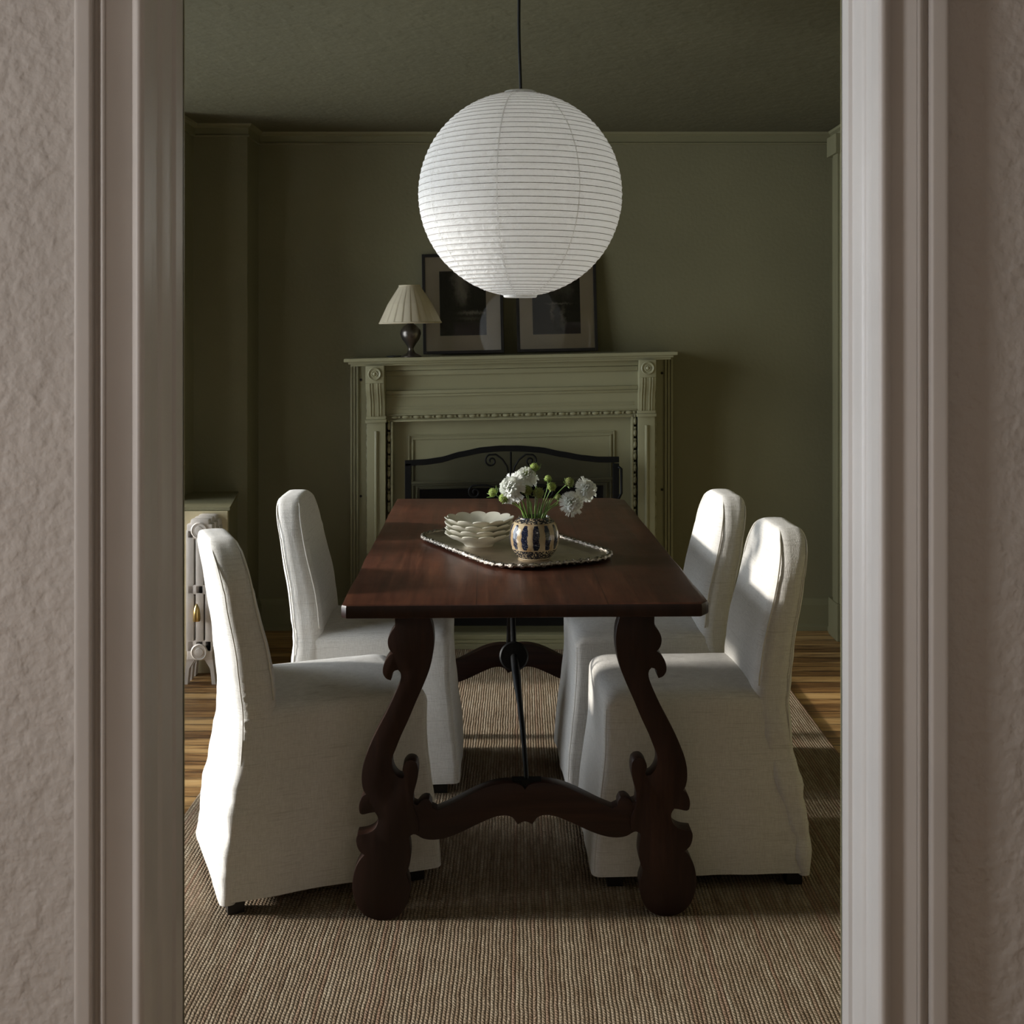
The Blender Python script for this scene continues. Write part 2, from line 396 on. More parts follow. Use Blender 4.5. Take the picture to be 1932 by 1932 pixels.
M['bud'] = plain('lime_bud', (0.30, 0.40, 0.07), 0.6, var=0.25, scale=150, bump=0.002)
M['bud_dark'] = plain('olive_bud', (0.20, 0.24, 0.045), 0.6, var=0.25, scale=150, bump=0.002)

# ------------------------------------------------------------------ room shell
FZ = -0.012; CZ = 2.325; YB = 5.735; XR = 1.459; XL = -2.6
def sbox(name, mat, *b, bev=0.0, parent=None):
    o = MB().box(*b, b=bev).build(name, mat, parent)
    if parent is None: struct(o)
    return o
sbox('floor', M['floor'], -3.3, 2.2, -1.6, 5.95, FZ-0.1, FZ)
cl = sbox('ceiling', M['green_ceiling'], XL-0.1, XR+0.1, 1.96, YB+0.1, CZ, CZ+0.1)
sbox('ceiling', M['hall_wall'], -3.2, 2.0, -1.5, 1.785, 2.45, 2.55)
# dining room walls
sbox('wall_back', M['green_wall'], XL-0.1, XR+0.1, YB, YB+0.1, FZ, CZ)
sbox('wall_right', M['green_wall'], XR, XR+0.1, 1.96, YB, FZ, CZ)
W = [(2.25, 3.5), (3.6, 5.16)]; WZ0, WZ1 = 0.30, 2.295
mb = MB()
mb.box(XL-0.1, XL, 1.96, 2.25, FZ, CZ); mb.box(XL-0.1, XL, 3.5, 3.6, FZ, CZ); mb.box(XL-0.1, XL, 5.16, 5.3, FZ, CZ)
for a, b in W: mb.box(XL-0.1, XL, a, b, FZ, WZ0); mb.box(XL-0.1, XL, a, b, WZ1, CZ)
struct(mb.build('wall_left', M['green_wall']))
# return wall and inner left wall beside the radiator, chimney column
struct(MB().box(XL, -1.483, 5.2, 5.3, FZ, CZ).box(-1.583, -1.483, 5.3, YB, FZ, CZ).build('wall_left', M['green_wall']))
struct(MB().box(-1.483, -1.24, 5.502, YB, FZ, CZ).build('wall_column', M['green_wall']))
for i, (a, b) in enumerate(W):
    m_ = MB(); f = 0.045
    m_.box(XL-0.09, XL-0.02, a, a+f, WZ0, WZ1).box(XL-0.09, XL-0.02, b-f, b, WZ0, WZ1).box(XL-0.09, XL-0.02, a, b, WZ0, WZ0+f).box(XL-0.09, XL-0.02, a, b, WZ1-f, WZ1)
    c = (a+b)/2
    m_.box(XL-0.08, XL-0.04, c-0.015, c+0.015, WZ0, WZ1)
    o = struct(m_.build('window_%d' % (i+1), M['green_trim']))
    MB().box(XL-0.062, XL-0.058, a+f, b-f, WZ0+f, WZ1-f).build('window_pane', M['glass'], o)
    MB().box(XL-0.02, XL+0.05, a-0.06, b+0.06, WZ0-0.03, WZ0, b=0.004).build('window_sill', M['green_trim'], o)

# wall between hall and dining room, door casing
DL, DR = -0.5484, 0.5174; YN, YW0, YW1, YF = 1.76, 1.785, 1.955, 1.98; DZ = 2.05
mb = MB().box(-3.2, DL-0.012, YW0, YW1-0.01, FZ, 2.6).box(DR+0.012, 2.1, YW0, YW1-0.01, FZ, 2.6).box(DL-0.012, DR+0.012, YW0, YW1-0.01, DZ+0.012, 2.6)
struct(mb.build('wall_front', M['hall_wall']))
mb = MB().box(XL-0.1, DL-0.09, YW1-0.01, YF-0.012, FZ, CZ).box(DR+0.09, XR+0.1, YW1-0.01, YF-0.012, FZ, CZ).box(DL-0.09, DR+0.09, YW1-0.01, YF-0.012, DZ+0.09, CZ)
struct(mb.build('wall_near', M['green_wall']))
def arc(cx, cy, r, a0, a1, n=5):
    return [(cx+r*math.cos(math.radians(a0+(a1-a0)*i/n)), cy+r*math.sin(math.radians(a0+(a1-a0)*i/n))) for i in range(n+1)]
# profile in (d = distance outward from opening edge, p = protrusion toward the hall from wall plane YW0)
prof = [(-0.0, -0.02), (-0.001, 0.019)] + arc(0.006, 0.0185, 0.0065, 170, 10, 6) + \
       [(0.014, 0.008), (0.018, 0.003), (0.054, 0.0205)] + arc(0.0585, 0.0185, 0.0042, 200, 20, 5) + \
       [(0.0650, 0.0135), (0.0685, 0.012), (0.0715, 0.014)] + arc(0.0765, 0.0255, 0.0042, 190, 80, 4) + [(0.090, 0.031)] + arc(0.0935, 0.0275, 0.0035, 80, 0, 3) + [(0.097, -0.02)]
def casing(side):
    X = DL if side < 0 else DR
    pts = [(X + side*d, YW0 - p) for d, p in prof]
    return MB().prism(pts, 'z', FZ, DZ+0.10)
# jamb profile: (y, q = intrusion into the opening)
jp = [(1.785, -0.02), (1.770, -0.003)] + [(1.772, 0.001), (1.776, 0.003), (1.781, 0.003), (1.785, 0.0), (1.789, 0.003), (1.794, 0.003), (1.798, -0.001),
      (1.801, 0.001), (1.806, 0.0025), (1.812, 0.0025), (1.818, -0.001), (1.822, -0.002), (1.868, -0.004), (1.873, 0.0), (1.878, 0.001), (1.905, 0.001), (1.928, 0.001), (1.932, 0.006), (1.955, 0.006), (1.975, 0.006), (YF, 0.004), (YF, -0.02)]
def jamb(side):
    X = DL if side < 0 else DR
    return MB().prism([(X - side*(q-0.006), y) for y, q in jp], 'z', FZ, DZ)
door = bpy.data.objects.new('door_1', None); C.objects.link(door); door.location = (0, 1.87, FZ); struct(door)
off = (0, 1.87, FZ)
for sd_, nm in ((-1, 'left'), (1, 'right')):
    casing(sd_).build('casing', M['hall_trim'], door, smooth=True, angle=35, sub=off)
    jamb(sd_).build('jamb', M['hall_trim'], door, smooth=True, angle=35, sub=off)
MB().box(DL-0.097, DR+0.097, YW0-0.03, YW0, DZ, DZ+0.1, b=0.004).build('casing', M['hall_trim'], door, sub=off)
MB().box(DL-0.01, DR+0.01, YW0-0.01, YF, DZ, DZ+0.012).build('jamb', M['hall_trim'], door, sub=off)
for a, b in ((DL-0.09, DL), (DR, DR+0.09)):
    MB().box(a, b, YF-0.012, YF+0.004, FZ, DZ+0.09, b=0.003).build('casing', M['green_trim'], door, sub=off)
MB().box(DL, DR, YF-0.012, YF+0.004, DZ, DZ+0.09, b=0.003).build('casing', M['green_trim'], door, sub=off)
# hall walls
mb = MB().box(-3.2, -3.1, -1.5, 0.1, FZ, 2.45).box(-3.2, -3.1, 0.8, 1.785, FZ, 2.45).box(-3.2, -3.1, 0.1, 0.8, FZ, 0.65).box(-3.2, -3.1, 0.1, 0.8, 2.2, 2.45)
struct(mb.build('wall_hall_left', M['hall_wall']))
o = struct(MB().box(-3.16, -3.12, 0.1, 0.8, 0.65, 2.2).build('window_3', M['hall_trim']))
sbox('wall_hall_right', M['hall_wall'], 1.9, 2.0, -1.5, 1.785, FZ, 2.45)
sbox('wall_hall_back', M['hall_wall'], -3.2, 2.0, -1.6, -1.5, FZ, 2.45)

# crown moulding runs round column and back wall
cp = [(0.0, 0.0), (0.012, 0.0), (0.012, 0.008), (0.006, 0.012), (0.006, 0.040), (0.020, 0.048), (0.024, 0.058), (0.0, 0.058)]
def sweep(path, name, mat, prof, ztop=None, z0=None):
    # path: list of (x, y, nx, ny) : nx,ny outward offset direction at the mitre
    v = []; f = []; n = len(prof)
    for x, y, nx, ny in path:
        for d, h in prof:
            z = (CZ-0.058+h) if ztop else FZ+h
            v.append((x+nx*d, y+ny*d, z))
    for i in range(len(path)-1):
        for k in range(n):
            l = (k+1) % n; f.append((i*n+k, i*n+l, (i+1)*n+l, (i+1)*n+k))
    f.append(tuple(range(n))); f.append(tuple((len(path)-1)*n+k for k in range(n)))
    return mesh_obj(name, v, f, mat)
path = [(-2.6, 5.2, 0, -1), (-1.483, 5.2, 1, -1), (-1.483, 5.502, 1, -1), (-1.24, 5.502, 1, -1), (-1.24, YB, 1, -1), (XR, YB, -1, -1), (XR, 2.0, -1, 0)]
struct(sweep(path, 'trim_1', M['green_trim'], cp, ztop=True))
bp = [(0.0, 0.0), (0.03, 0.0), (0.03, 0.018), (0.018, 0.03), (0.018, 0.118), (0.012, 0.13), (0.006, 0.145), (0.0, 0.15)]
struct(sweep([(-1.483, 5.505, 1, 0), (-1.483, 5.502, 1, -1), (-1.24, 5.502, 1, -1), (-1.24, YB, 1, -1), (-0.80, YB, 0, -1)], 'baseboard_left', M['green_trim'], bp))
struct(sweep([(0.72, YB, 0, -1), (XR, YB, -1, -1), (XR, 5.66, -1, 0)], 'baseboard_right', M['green_trim'], bp))
struct(MB().box(-2.6, -1.486, 5.18, 5.2, FZ, 0.14, b=0.003).build('baseboard_rear', M['green_trim']))
# casing on the right wall close to the back corner, with a block at its head
tr2 = struct(MB().box(XR-0.022, XR, 4.55, 5.60, FZ+0.16, 2.20, b=0.004).box(XR-0.032, XR, 5.52, 5.60, FZ+0.16, 2.2, b=0.004).build('trim_2', M['green_trim']))
MB().box(XR-0.038, XR, 5.50, 5.66, FZ, FZ+0.17, b=0.004).build('casing_plinth', M['green_trim'], tr2)
MB().box(XR-0.045, XR, 5.50, 5.66, 2.195, 2.285, b=0.004).build('corner_block', M['green_trim'], tr2)
# low boxed ledge in front of the column
fp = [(-1.483, 5.012), (-1.205, 5.012), (-1.25, 5.30), (-1.285, 5.502), (-1.483, 5.502)]
lg = struct(MB().prism(fp, 'z', FZ, 0.655).build('trim_3', M['green_trim']))
MB().prism([(-1.483, 5.004), (-1.200, 5.004), (-1.28, 5.51), (-1.483, 5.51)], 'z', 0.655, 0.667).build('ledge_top', M['green_wall'], lg)
MB().box(-1.483, -1.207, 4.998, 5.012, FZ, 0.652, b=0.002).build('front_panel', M['cream'], lg)

# ------------------------------------------------------------------ rug
RX0, RX1, RY0, RY1 = -0.972, 1.045, 2.10, 5.33
rg = MB().box(0, RX1-RX0, 0, RY1-RY0, FZ, 0.0, b=0.004)
rug = rg.build('jute_rug', M['jute']); rug.location = (RX0, RY0, 0)
tag(rug, 'brown ribbed jute rug under the dining table and chairs', 'rug')

# ------------------------------------------------------------------ dining table
TR = math.radians(1.7); TC = (-0.0171, 3.7055); TH = 0.76
tb = thing('dining_table', 'dark walnut trestle dining table with scrolled lyre legs and iron braces', 'table', (TC[0], TC[1], 0), TR)
TW, TL = 0.855, 1.79
def slab():
    bm = bmesh.new()
    # irregular hand-cut edge plus a small clipped far right corner
    outl = []
    rnd = random.Random(4)
    def edge(p, q, n):
        for i in range(n):
            t = i/n; x = p[0]+(q[0]-p[0])*t; y = p[1]+(q[1]-p[1])*t
            j = 0.0016*noise.noise(Vector((x*5, y*5, 0)))*2
            outl.append((x+j, y+j))
    a, b = TW/2, TL/2
    for c0, c1, n in (((-a+0.012, -b), (a-0.02, -b), 14), ((a-0.02, -b), (a, -b+0.03), 2), ((a, -b+0.03), (a, b-0.05), 26), ((a, b-0.05), (a-0.045, b), 2), ((a-0.045, b), (-a, b), 12), ((-a, b), (-a, -b+0.012), 26), ((-a, -b+0.012), (-a+0.012, -b), 1)):
        edge(c0, c1, n)
    return MB().prism(outl, 'z', 0.728, TH, bev=0.006)
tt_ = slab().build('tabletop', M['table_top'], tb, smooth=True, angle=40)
tt_.data.materials.append(M['table_leg'])      # side faces take the darker leg wood
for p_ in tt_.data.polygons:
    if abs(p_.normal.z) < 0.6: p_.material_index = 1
def smooth_outline(p, n=3, lim=48):
    N = len(p); out = []
    def turn(i):
        a, b, c = Vector(p[i-1]), Vector(p[i]), Vector(p[(i+1) % N])
        u, v = b-a, c-b
        return math.degrees(u.angle(v)) if u.length > 1e-7 and v.length > 1e-7 else 180
    for i in range(N):
        p1, p2 = Vector(p[i]), Vector(p[(i+1) % N])
        p0 = Vector(p[i-1]) if turn(i) < lim else p1
        p3 = Vector(p[(i+2) % N]) if turn((i+1) % N) < lim else p2
        out.append(tuple(p1))
        if (p2-p1).length < 0.008: continue
        for k in range(1, n):
            t = k/n
            q = 0.5*((2*p1)+(p2-p0)*t+(2*p0-5*p1+4*p2-p3)*t*t+(3*p1-p0-3*p2+p3)*t**3)
            out.append(tuple(q))
    return out
# lyre leg outline traced in the leg plane (crop px -> metres)
def legpt(p, s=798.0):
    u = p[0]/2.683+620; v = p[1]/2.683+1140
    return ((u-982.0)/s, CH-(v-V0)/s)
leg = [(312,60),(312,110),(295,135),(280,165),(276,190),(280,215),(290,235),(301,246),(284,256),(264,285),(253,315),(252,345),(262,366),(276,378),(292,383),
 (298,368),(301,347),(314,333),(328,330),(338,340),(343,358),(340,385),(325,425),(303,475),(272,540),(238,605),(205,670),(175,740),(156,795),(146,850),(146,900),(154,935),(166,955),
 (148,968),(135,995),(131,1025),(136,1052),(145,1070),(163,1057),(188,1051),(212,1060),(226,1084),(226,1112),(213,1140),(190,1158),(160,1168),(124,1172),(117,1196),(122,1230),(135,1256),(157,1275),
 (133,1303),(112,1345),(101,1395),(99,1445),(110,1500),(132,1547),(163,1580),(198,1598),(242,1606),(285,1602),(325,1588),(355,1560),(377,1520),(388,1470),(387,1425),(373,1375),
 (385,1335),(393,1285),(389,1235),(384,1200),(392,1180),(430,1165),(432,1100),(412,1040),(404,985),(410,945),(425,890),(431,845),(424,803),(402,787),(377,789),(357,810),(351,838),(360,862),(355,876),(334,873),(312,850),(298,812),(301,770),(317,730),(345,660),(380,585),(420,490),(462,395),(490,320),(506,245),(511,185),(506,125),(496,90),(490,60)]
leg = [legpt(p) for p in leg]
lowest = min(p[1] for p in leg)
leg = [(x, max(0.0, z-lowest) if z < 0.25 else z) for x, z in leg]
leg = smooth_outline([(x, min(z, 0.729)) for x, z in leg])
strc = [(395,960),(410,990),(422,1010),(440,1018),(456,998),(478,986),(500,990),(512,1010),(514,1032),(540,1045),(600,1020),(680,980),(760,942),(830,920),(895,911),(945,915),(972,928),(986,945)]
strb = [(986,1106),(968,1112),(948,1121),(940,1108),(920,1085),(880,1075),(820,1086),(740,1120),(650,1162),(580,1186),(520,1194),(470,1187),(430,1166),(395,1165)]
def mirror(half_top, half_bot):
    t = [((x-986)/2.683, y) for x, y in half_top]; b = [((x-986)/2.683, y) for x, y in half_bot]
    full = t + [(-x, y) for x, y in t[-2::-1]] + [(-x, y) for x, y in b[-1:0:-1]] + b
    return [(x/798.0, CH-((y/2.683+1140)-V0)/798.0) for x, y in full]
st = smooth_outline(mirror(strc, strb))
LD = 0.048
def trestle(yl):
    y0 = yl-LD/2; y1 = yl+LD/2
    for sgn in (-1, 1):
        # legs splay slightly wider at the foot already in the tracing
        MB().prism([(-sgn*x if sgn > 0 else x, z) for x, z in leg], 'y', y0, y1, bev=0.003).build('leg', M['table_leg'], tb, smooth=True, angle=35)
    MB().prism(st, 'y', y0+0.004, y1-0.004, bev=0.003).build('stretcher', M['table_bar'], tb, smooth=True, angle=35)
YL0 = 2.885+LD/2-TC[1]; YL1 = 4.19-TC[1]
trestle(YL0); trestle(YL1)
def bez(p0, p1, p2, p3, n=24):
    return [tuple(Vector(p0)*(1-t)**3+Vector(p1)*3*t*(1-t)**2+Vector(p2)*3*t*t*(1-t)+Vector(p3)*t**3) for t in [i/n for i in range(n+1)]]
def brace(ya, sgn):
    """wrought iron brace from a stretcher to the underside of the top; sgn=+1 runs away from the viewer"""
    x = 0.004
    a = (x, ya, 0.318); d = (x-0.02, ya+sgn*0.43, 0.500); e = (x-0.02, ya+sgn*0.86, 0.722)
    up = bez(a, (x, ya+sgn*0.12, 0.36), (x-0.01, ya+sgn*0.3, 0.44), d)
    n = len(up)
    rr = [0.0055+0.0035*(i/n) + (0.003*math.sin(math.pi*min(1, (i/n-0.6)/0.4)) if i/n > 0.6 else 0) for i in range(n)]
    m = MB().tube(up, rr, 10)
    up2 = bez(d, (x-0.02, ya+sgn*0.52, 0.545), (x-0.02, ya+sgn*0.72, 0.66), e)
    m.tube(up2, 0.008, 10)
    m.prism([(x-0.035, 0.322), (x+0.035, 0.322), (x+0.030, 0.316), (x+0.006, 0.296), (x-0.006, 0.296), (x-0.03, 0.316)], 'y', ya-0.012, ya+0.016)
    o = m.build('iron_brace', M['iron'], tb, smooth=True, angle=40)
    # round boss plate at the middle of the brace
    pm = MB().lathe([(0.0, -0.006), (0.036, -0.005), (0.040, 0.0), (0.036, 0.005), (0.0, 0.006)], 32, cap=False)
    R = Matrix.Rotation(math.radians(78)*sgn, 4, 'X')
    pm.xf(lambda p: (R @ Vector(p)) + Vector(d))
    pm.build('boss_plate', M['iron'], o, smooth=True, angle=40)
brace(YL0, 1); 
# shorter far brace meeting the underside at the same plate
xx = -0.016
fb = MB().tube(bez((xx, YL1, 0.31), (xx, YL1-0.12, 0.36), (xx, YL1-0.3, 0.56), (xx, YL1-0.42, 0.722)), 0.008, 10)
fb.build('iron_brace', M['iron'], tb, smooth=True)
MB().box(-0.055, 0.02, YL0+0.80, YL0+0.92, 0.718, 0.728, b=0.002).build('brace_plate', M['iron'], tb)

# ------------------------------------------------------------------ slipcovered chairs
XB = [(0.03, 0.0), (0.12, 0.004), (0.25, 0.022), (0.36, 0.042), (0.46, 0.047), (0.60, 0.032), (0.75, 0.006), (0.90, -0.022)]
HW = [(0.03, 0.236), (0.2, 0.226), (0.35, 0.219), (0.46, 0.216), (0.60, 0.214), (0.75, 0.208), (0.90, 0.200)]
TT = [(0.03, 0.035), (0.30, 0.070), (0.45, 0.095), (0.55, 0.098), (0.70, 0.090), (0.86, 0.080)]
CHH = 0.880
def rrect(x0, x1, hw, r, ns=14, nc=5):
    r = min(r, (x1-x0)/2*0.98, hw*0.98); p = []
    cs = [(x1-r, hw-r, 0), (x0+r, hw-r, 90), (x0+r, -hw+r, 180), (x1-r, -hw+r, 270)]
    for k, (cx, cy, a0) in enumerate(cs):
        for i in range(nc+1):
            a = math.radians(a0+90*i/nc); p.append((cx+r*math.cos(a), cy+r*math.sin(a)))
        nx = cs[(k+1) % 4]; a = math.radians(a0+90)
        e = (cx+r*math.cos(a), cy+r*math.sin(a)); g = (nx[0]+r*math.cos(a), nx[1]+r*math.sin(a))
        for i in range(1, ns): t = i/ns; p.append((e[0]+(g[0]-e[0])*t, e[1]+(g[1]-e[1])*t))
    return p
def loft(secs, disp, cap_bottom=False):
    m = MB(); v = []; f = []; n = len(secs[0][1])
    for z, pts in secs:
        cx = sum(p[0] for p in pts)/n; cy = 0
        for i, (x, y) in enumerate(pts):
            a, b = pts[i-1], pts[(i+1) % n]
            nx, ny = (b[1]-a[1]), -(b[0]-a[0]); l = math.hypot(nx, ny) or 1
            d = disp(x, y, z); v.append((x+nx/l*d, y+ny/l*d, z + (disp(x, y, z+7)*0.5 if z > 0.4 else 0)))
    for j in range(len(secs)-1):
        for i in range(n):
            k = (i+1) % n; f.append((j*n+i, j*n+k, (j+1)*n+k, (j+1)*n+i))
    f.append(tuple((len(secs)-1)*n+i for i in range(n)))
    if cap_bottom: f.append(tuple(range(n)))
    return m.add(v, f)
def chair(name, label, loc, rz, seed, width=0.93, depth=0.552):
    t = thing(name, label, 'chair', (loc[0], loc[1], 0), rz, 'white slipcovered dining chairs')
    rs = Vector((seed*3.3, seed*1.7, seed*5.1))
    def dsk(x, y, z):   # skirt folds: stronger to the hem
        k = 1-smoothstep(0.05, 0.42, z)
        ph = x*1.0+y*1.4
        a = 0.0065*k*noise.noise(Vector((x*9, y*9, z*1.2))+rs) + 0.0022*noise.noise(Vector((x*14, y*14, z*16))+rs)
        rip = 0.0050*smoothstep(0.40, 0.26, z)*noise.noise(Vector((seed, 0, z*30)))*smoothstep(0.17, 0.20, abs(y))*smoothstep(0.12, 0.03, x)
        return a+rip
    def dbk(x, y, z):
        near = smoothstep(0.75, 0.45, z)*smoothstep(0.15, 0.205, abs(y))
        diag = 0.0085*near*noise.noise(Vector((x*10, y*22+z*24*(1 if y > 0 else -1), z*12))+rs)
        edge = smoothstep(0.19, 0.215, abs(y))
        rip = 0.0055*smoothstep(0.40, 0.26, z)*edge*noise.noise(Vector((seed, 0, z*30)))
        return 0.0030*noise.noise(Vector((x*8, y*8, z*6))+rs) + 0.0012*noise.noise(Vector((x*30, y*30, z*24))+rs) + diag + rip
    W_ = width
    secs = []
    n = 34
    for i in range(n+1):
        z = 0.036+(0.452-0.036)*i/n
        x1 = depth - 0.030*smoothstep(0.03, 0.40, z)
        secs.append((z, rrect(lerp_tab(XB, z)+0.006, x1, lerp_tab(HW, z)*W_-0.003, 0.022)))
    x1 = depth-0.030; hw = 0.213*W_; xb = 0.053
    for z, ins in ((0.462, 0.001), (0.472, 0.006), (0.480, 0.014), (0.4855, 0.026), (0.489, 0.045), (0.4925, 0.08), (0.495, 0.12), (0.4965, 0.16), (0.497, 0.20)):
        secs.append((z, rrect(xb+ins*0.2, x1-ins, hw-ins, 0.03)))
    loft(secs, dsk).build('seat_cover', M['linen'], t, smooth=True, angle=70)
    # back: panel from hem to rounded top
    secs = []; zs = [0.030+(CHH-0.123-0.030)*i/46 for i in range(47)]
    r = 0.118
    for z in zs:
        x0 = lerp_tab(XB, z); hw = lerp_tab(HW, z)*W_
        secs.append((z, rrect(x0, x0+lerp_tab(TT, z), hw, 0.036 if z > 0.45 else 0.016+0.020*smoothstep(0.3, 0.45, z))))
    for i in range(1, 15):
        a = math.pi/2*i/14; z = CHH-r+r*math.sin(a)*1.0
        if i == 14: z = CHH
        hw = lerp_tab(HW, CHH-r)*W_ - r + r*math.cos(a)
        x0 = lerp_tab(XB, z); tk = 0.082
        e = 0.030*(1-math.sqrt(max(0, 1-(i/14)**3)))
        secs.append((z, rrect(x0+e, x0+tk-e*0.9, hw, 0.036*(1-0.5*i/14))))
    loft(secs, dbk, True).build('backrest', M['linen'], t, smooth=True, angle=70)
    # seams: piping along the front and rear edges of the back and down the skirt corners
    def outline(front):
        pts = []
        for sgn in (-1, 1):
            col = []
            zl = [0.50+(CHH-r-0.50)*i/16 for i in range(17)] if front else [0.10+(CHH-r-0.10)*i/40 for i in range(41)]
            for z in zl:
                x = lerp_tab(XB, z) + (lerp_tab(TT, z)-0.010 if front else 0.010)
                y = sgn*(lerp_tab(HW, z)*W_-0.0085+0.003)
                col.append((x, y+sgn*dbk(x, y, z), z))
            for i in range(1, 13):
                a = math.pi/2*i/13; z = CHH-r+(r-0.006)*math.sin(a)
                x = lerp_tab(XB, z)+(0.076 if front else 0.008)
                if i > 8: x += (-1 if front else 1)*0.010*(i-8)/5
                col.append((x, sgn*(lerp_tab(HW, CHH-r)*W_-r+(r-0.006)*math.cos(a)), z))
            pts.append(col)
        return pts[0]+pts[1][::-1]
    MB().tube(outline(True), 0.0026, 6).build('piping', M['piping'], t, smooth=True); MB().tube(outline(False), 0.0018, 6).build('piping', M['piping'], t, smooth=True)
    for sgn in (-1, 1):
        col = []
        for i in range(24):
            z = 0.045+0.40*i/23; x = depth-0.030*smoothstep(0.03, 0.40, z)-0.0070; y = sgn*(lerp_tab(HW, z)*W_-0.003-0.0065)
            d = dsk(x, y, z); col.append((x+d*0.7, y+sgn*d*0.7, z))
        MB().tube(col, 0.0014, 6).build('side_seam', M['piping'], t, smooth=True)
    for x, y in ((0.040, -0.178), (0.040, 0.178), (depth-0.06, -0.170), (depth-0.06, 0.170)):
        MB().box(x-0.020, x+0.020, y-0.020, y+0.020, 0.0, 0.10, b=0.002).build('leg', M['foot'], t)
    return t
chair('dining_chair', 'white slipcovered chair at the left, nearest the doorway, its back fully sunlit', (-0.793, 3.077), math.radians(22), 1)
chair('dining_chair', 'white slipcovered chair on the left farther back, towards the fireplace', (-0.742, 3.845), math.radians(1.5), 2)
chair('dining_chair', 'white slipcovered chair at the right, nearest the doorway, two bright patches on its back', (0.716, 3.262), math.radians(182.5), 3)
chair('dining_chair', 'white slipcovered chair on the right farther back, one bright patch on its back', (0.668, 3.862), math.radians(183), 4)

# ------------------------------------------------------------------ fireplace mantel
MX = -0.0495; MK = 0.022
def settle(p): return (p[0], p[1], p[2] + MK*(p[0]-MX)*min(1.0, max(0.0, p[2]/0.6)))
mloc = (MX, 5.60, FZ)
fm = thing('fireplace_mantel', 'olive green painted wooden fireplace mantel with bullseye corbels and beading', 'fireplace', mloc)
def mp(name, mb, mat=None, par=None, **kw): return mb.xf(settle).build(name, mat or M['mantel'], par or fm, sub=mloc, **kw)
# shelf with stepped moulding beneath
mp('shelf', MB().box(-0.792, 0.693, 5.415, YB-0.001, 1.268, 1.284, b=0.004).box(-0.775, 0.676, 5.432, YB-0.001, 1.258, 1.270, b=0.003).box(-0.765, 0.666, 5.445, YB-0.001, 1.248, 1.260, b=0.003))
# backing boards at the sides with reeded outer edge
for a, b, so in ((-0.797, -0.700, -1), (0.600, 0.700, 1)):
    m = MB().box(a, b, 5.66, YB-0.001, FZ, 1.25, b=0.002)
    e = a if so < 0 else b
    for k in range(3):
        xk = e - so*(0.006+0.014*k); m.box(xk-0.005, xk+0.005, 5.650, 5.665, FZ, 1.248, b=0.003)
    sb = mp('side_board', m)
    for zh in (1.18, 0.64):
        mp('peg_hole', MB().xf(lambda p: p).lathe([(0.0, 0), (0.006, 0), (0.006, 0.003), (0.0, 0.003)], 12, cap=False).xf(lambda p, q=(a+b)/2, zz=zh: (q+p[0], 5.659-p[2], zz+p[1])), M['near_black'], sb).parent = sb
# core box that carries everything
mp('core', MB().box(-0.700, 0.600, 5.56, YB-0.001, 0.93, 1.25).box(-0.700, -0.505, 5.56, YB-0.001, FZ, 0.95).box(0.42, 0.600, 5.56, YB-0.001, FZ, 0.95))
def beads(m, p, q, n, r, y):
    """bead and reel row between two points in the x-z plane"""
    L = Vector((q[0]-p[0], 0, q[1]-p[1])); d = L.normalized(); step = L.length/n
    for i in range(n):
        c = Vector((p[0], y, p[1])) + d*(step*(i+0.5))
        long = step*0.62
        pts = []; rr = []
        for k in range(7):
            t = -1+2*k/6; pts.append(c + d*(long/2*t)); rr.append(max(0.001, r*math.sqrt(max(0.02, 1-t*t*0.8))))
        m.tube(pts, rr, 8)
        for s_ in (0.38, 0.47):
            c2 = c + d*(step*s_); m.tube([c2-d*0.0022, c2+d*0.0022], r*0.8, 8)
    return m
for a, b, so in ((-0.697, -0.6135, -1), (0.521, 0.597, 1)):
    c = (a+b)/2
    m = MB().box(a, b, 5.475, 5.565, FZ, 0.995, b=0.002)
    m.box(a-0.006, b+0.006, 5.462, 5.565, 0.993, 1.007, b=0.003).box(a-0.003, b+0.003, 5.468, 5.565, 1.007, 1.021, b=0.003).box(a-0.008, b+0.008, 5.458, 5.565, FZ, 0.14, b=0.004)
    m.tube([(c, 5.474, 0.16), (c, 5.474, 0.955)], 0.008, 8)
    pil = mp('pilaster', m, smooth=True, angle=35)
    # corbel: block with bullseye, scrolled fluted body
    prof_c = [(5.565, 1.021), (5.470, 1.021), (5.466, 1.03), (5.464, 1.06), (5.458, 1.09), (5.444, 1.115), (5.430, 1.135), (5.424, 1.155), (5.424, 1.171), (5.420, 1.172), (5.420, 1.249), (5.565, 1.249)]
    m = MB().prism(prof_c, 'x', a+0.001, b-0.001, bev=0.001)
    for k in (-2, -1, 1, 2):
        xk = c + k*0.0115
        m.tube([(xk, y-0.0005, z) for y, z in prof_c[1:9]], 0.0028, 6)
    cb = mp('corbel', m, smooth=True, angle=35)
    m = MB()
    m.lathe([(0.0, 0.0), (0.030, 0.0), (0.030, 0.004), (0.026, 0.007), (0.022, 0.004), (0.016, 0.003), (0.013, 0.006), (0.009, 0.004), (0.006, 0.008), (0.0, 0.010)], 28, cap=False)
    m.xf(lambda p: (c+p[0], 5.420-p[2], 1.213+p[1]))
    o = mp('bullseye', m, par=cb, smooth=True, angle=40)
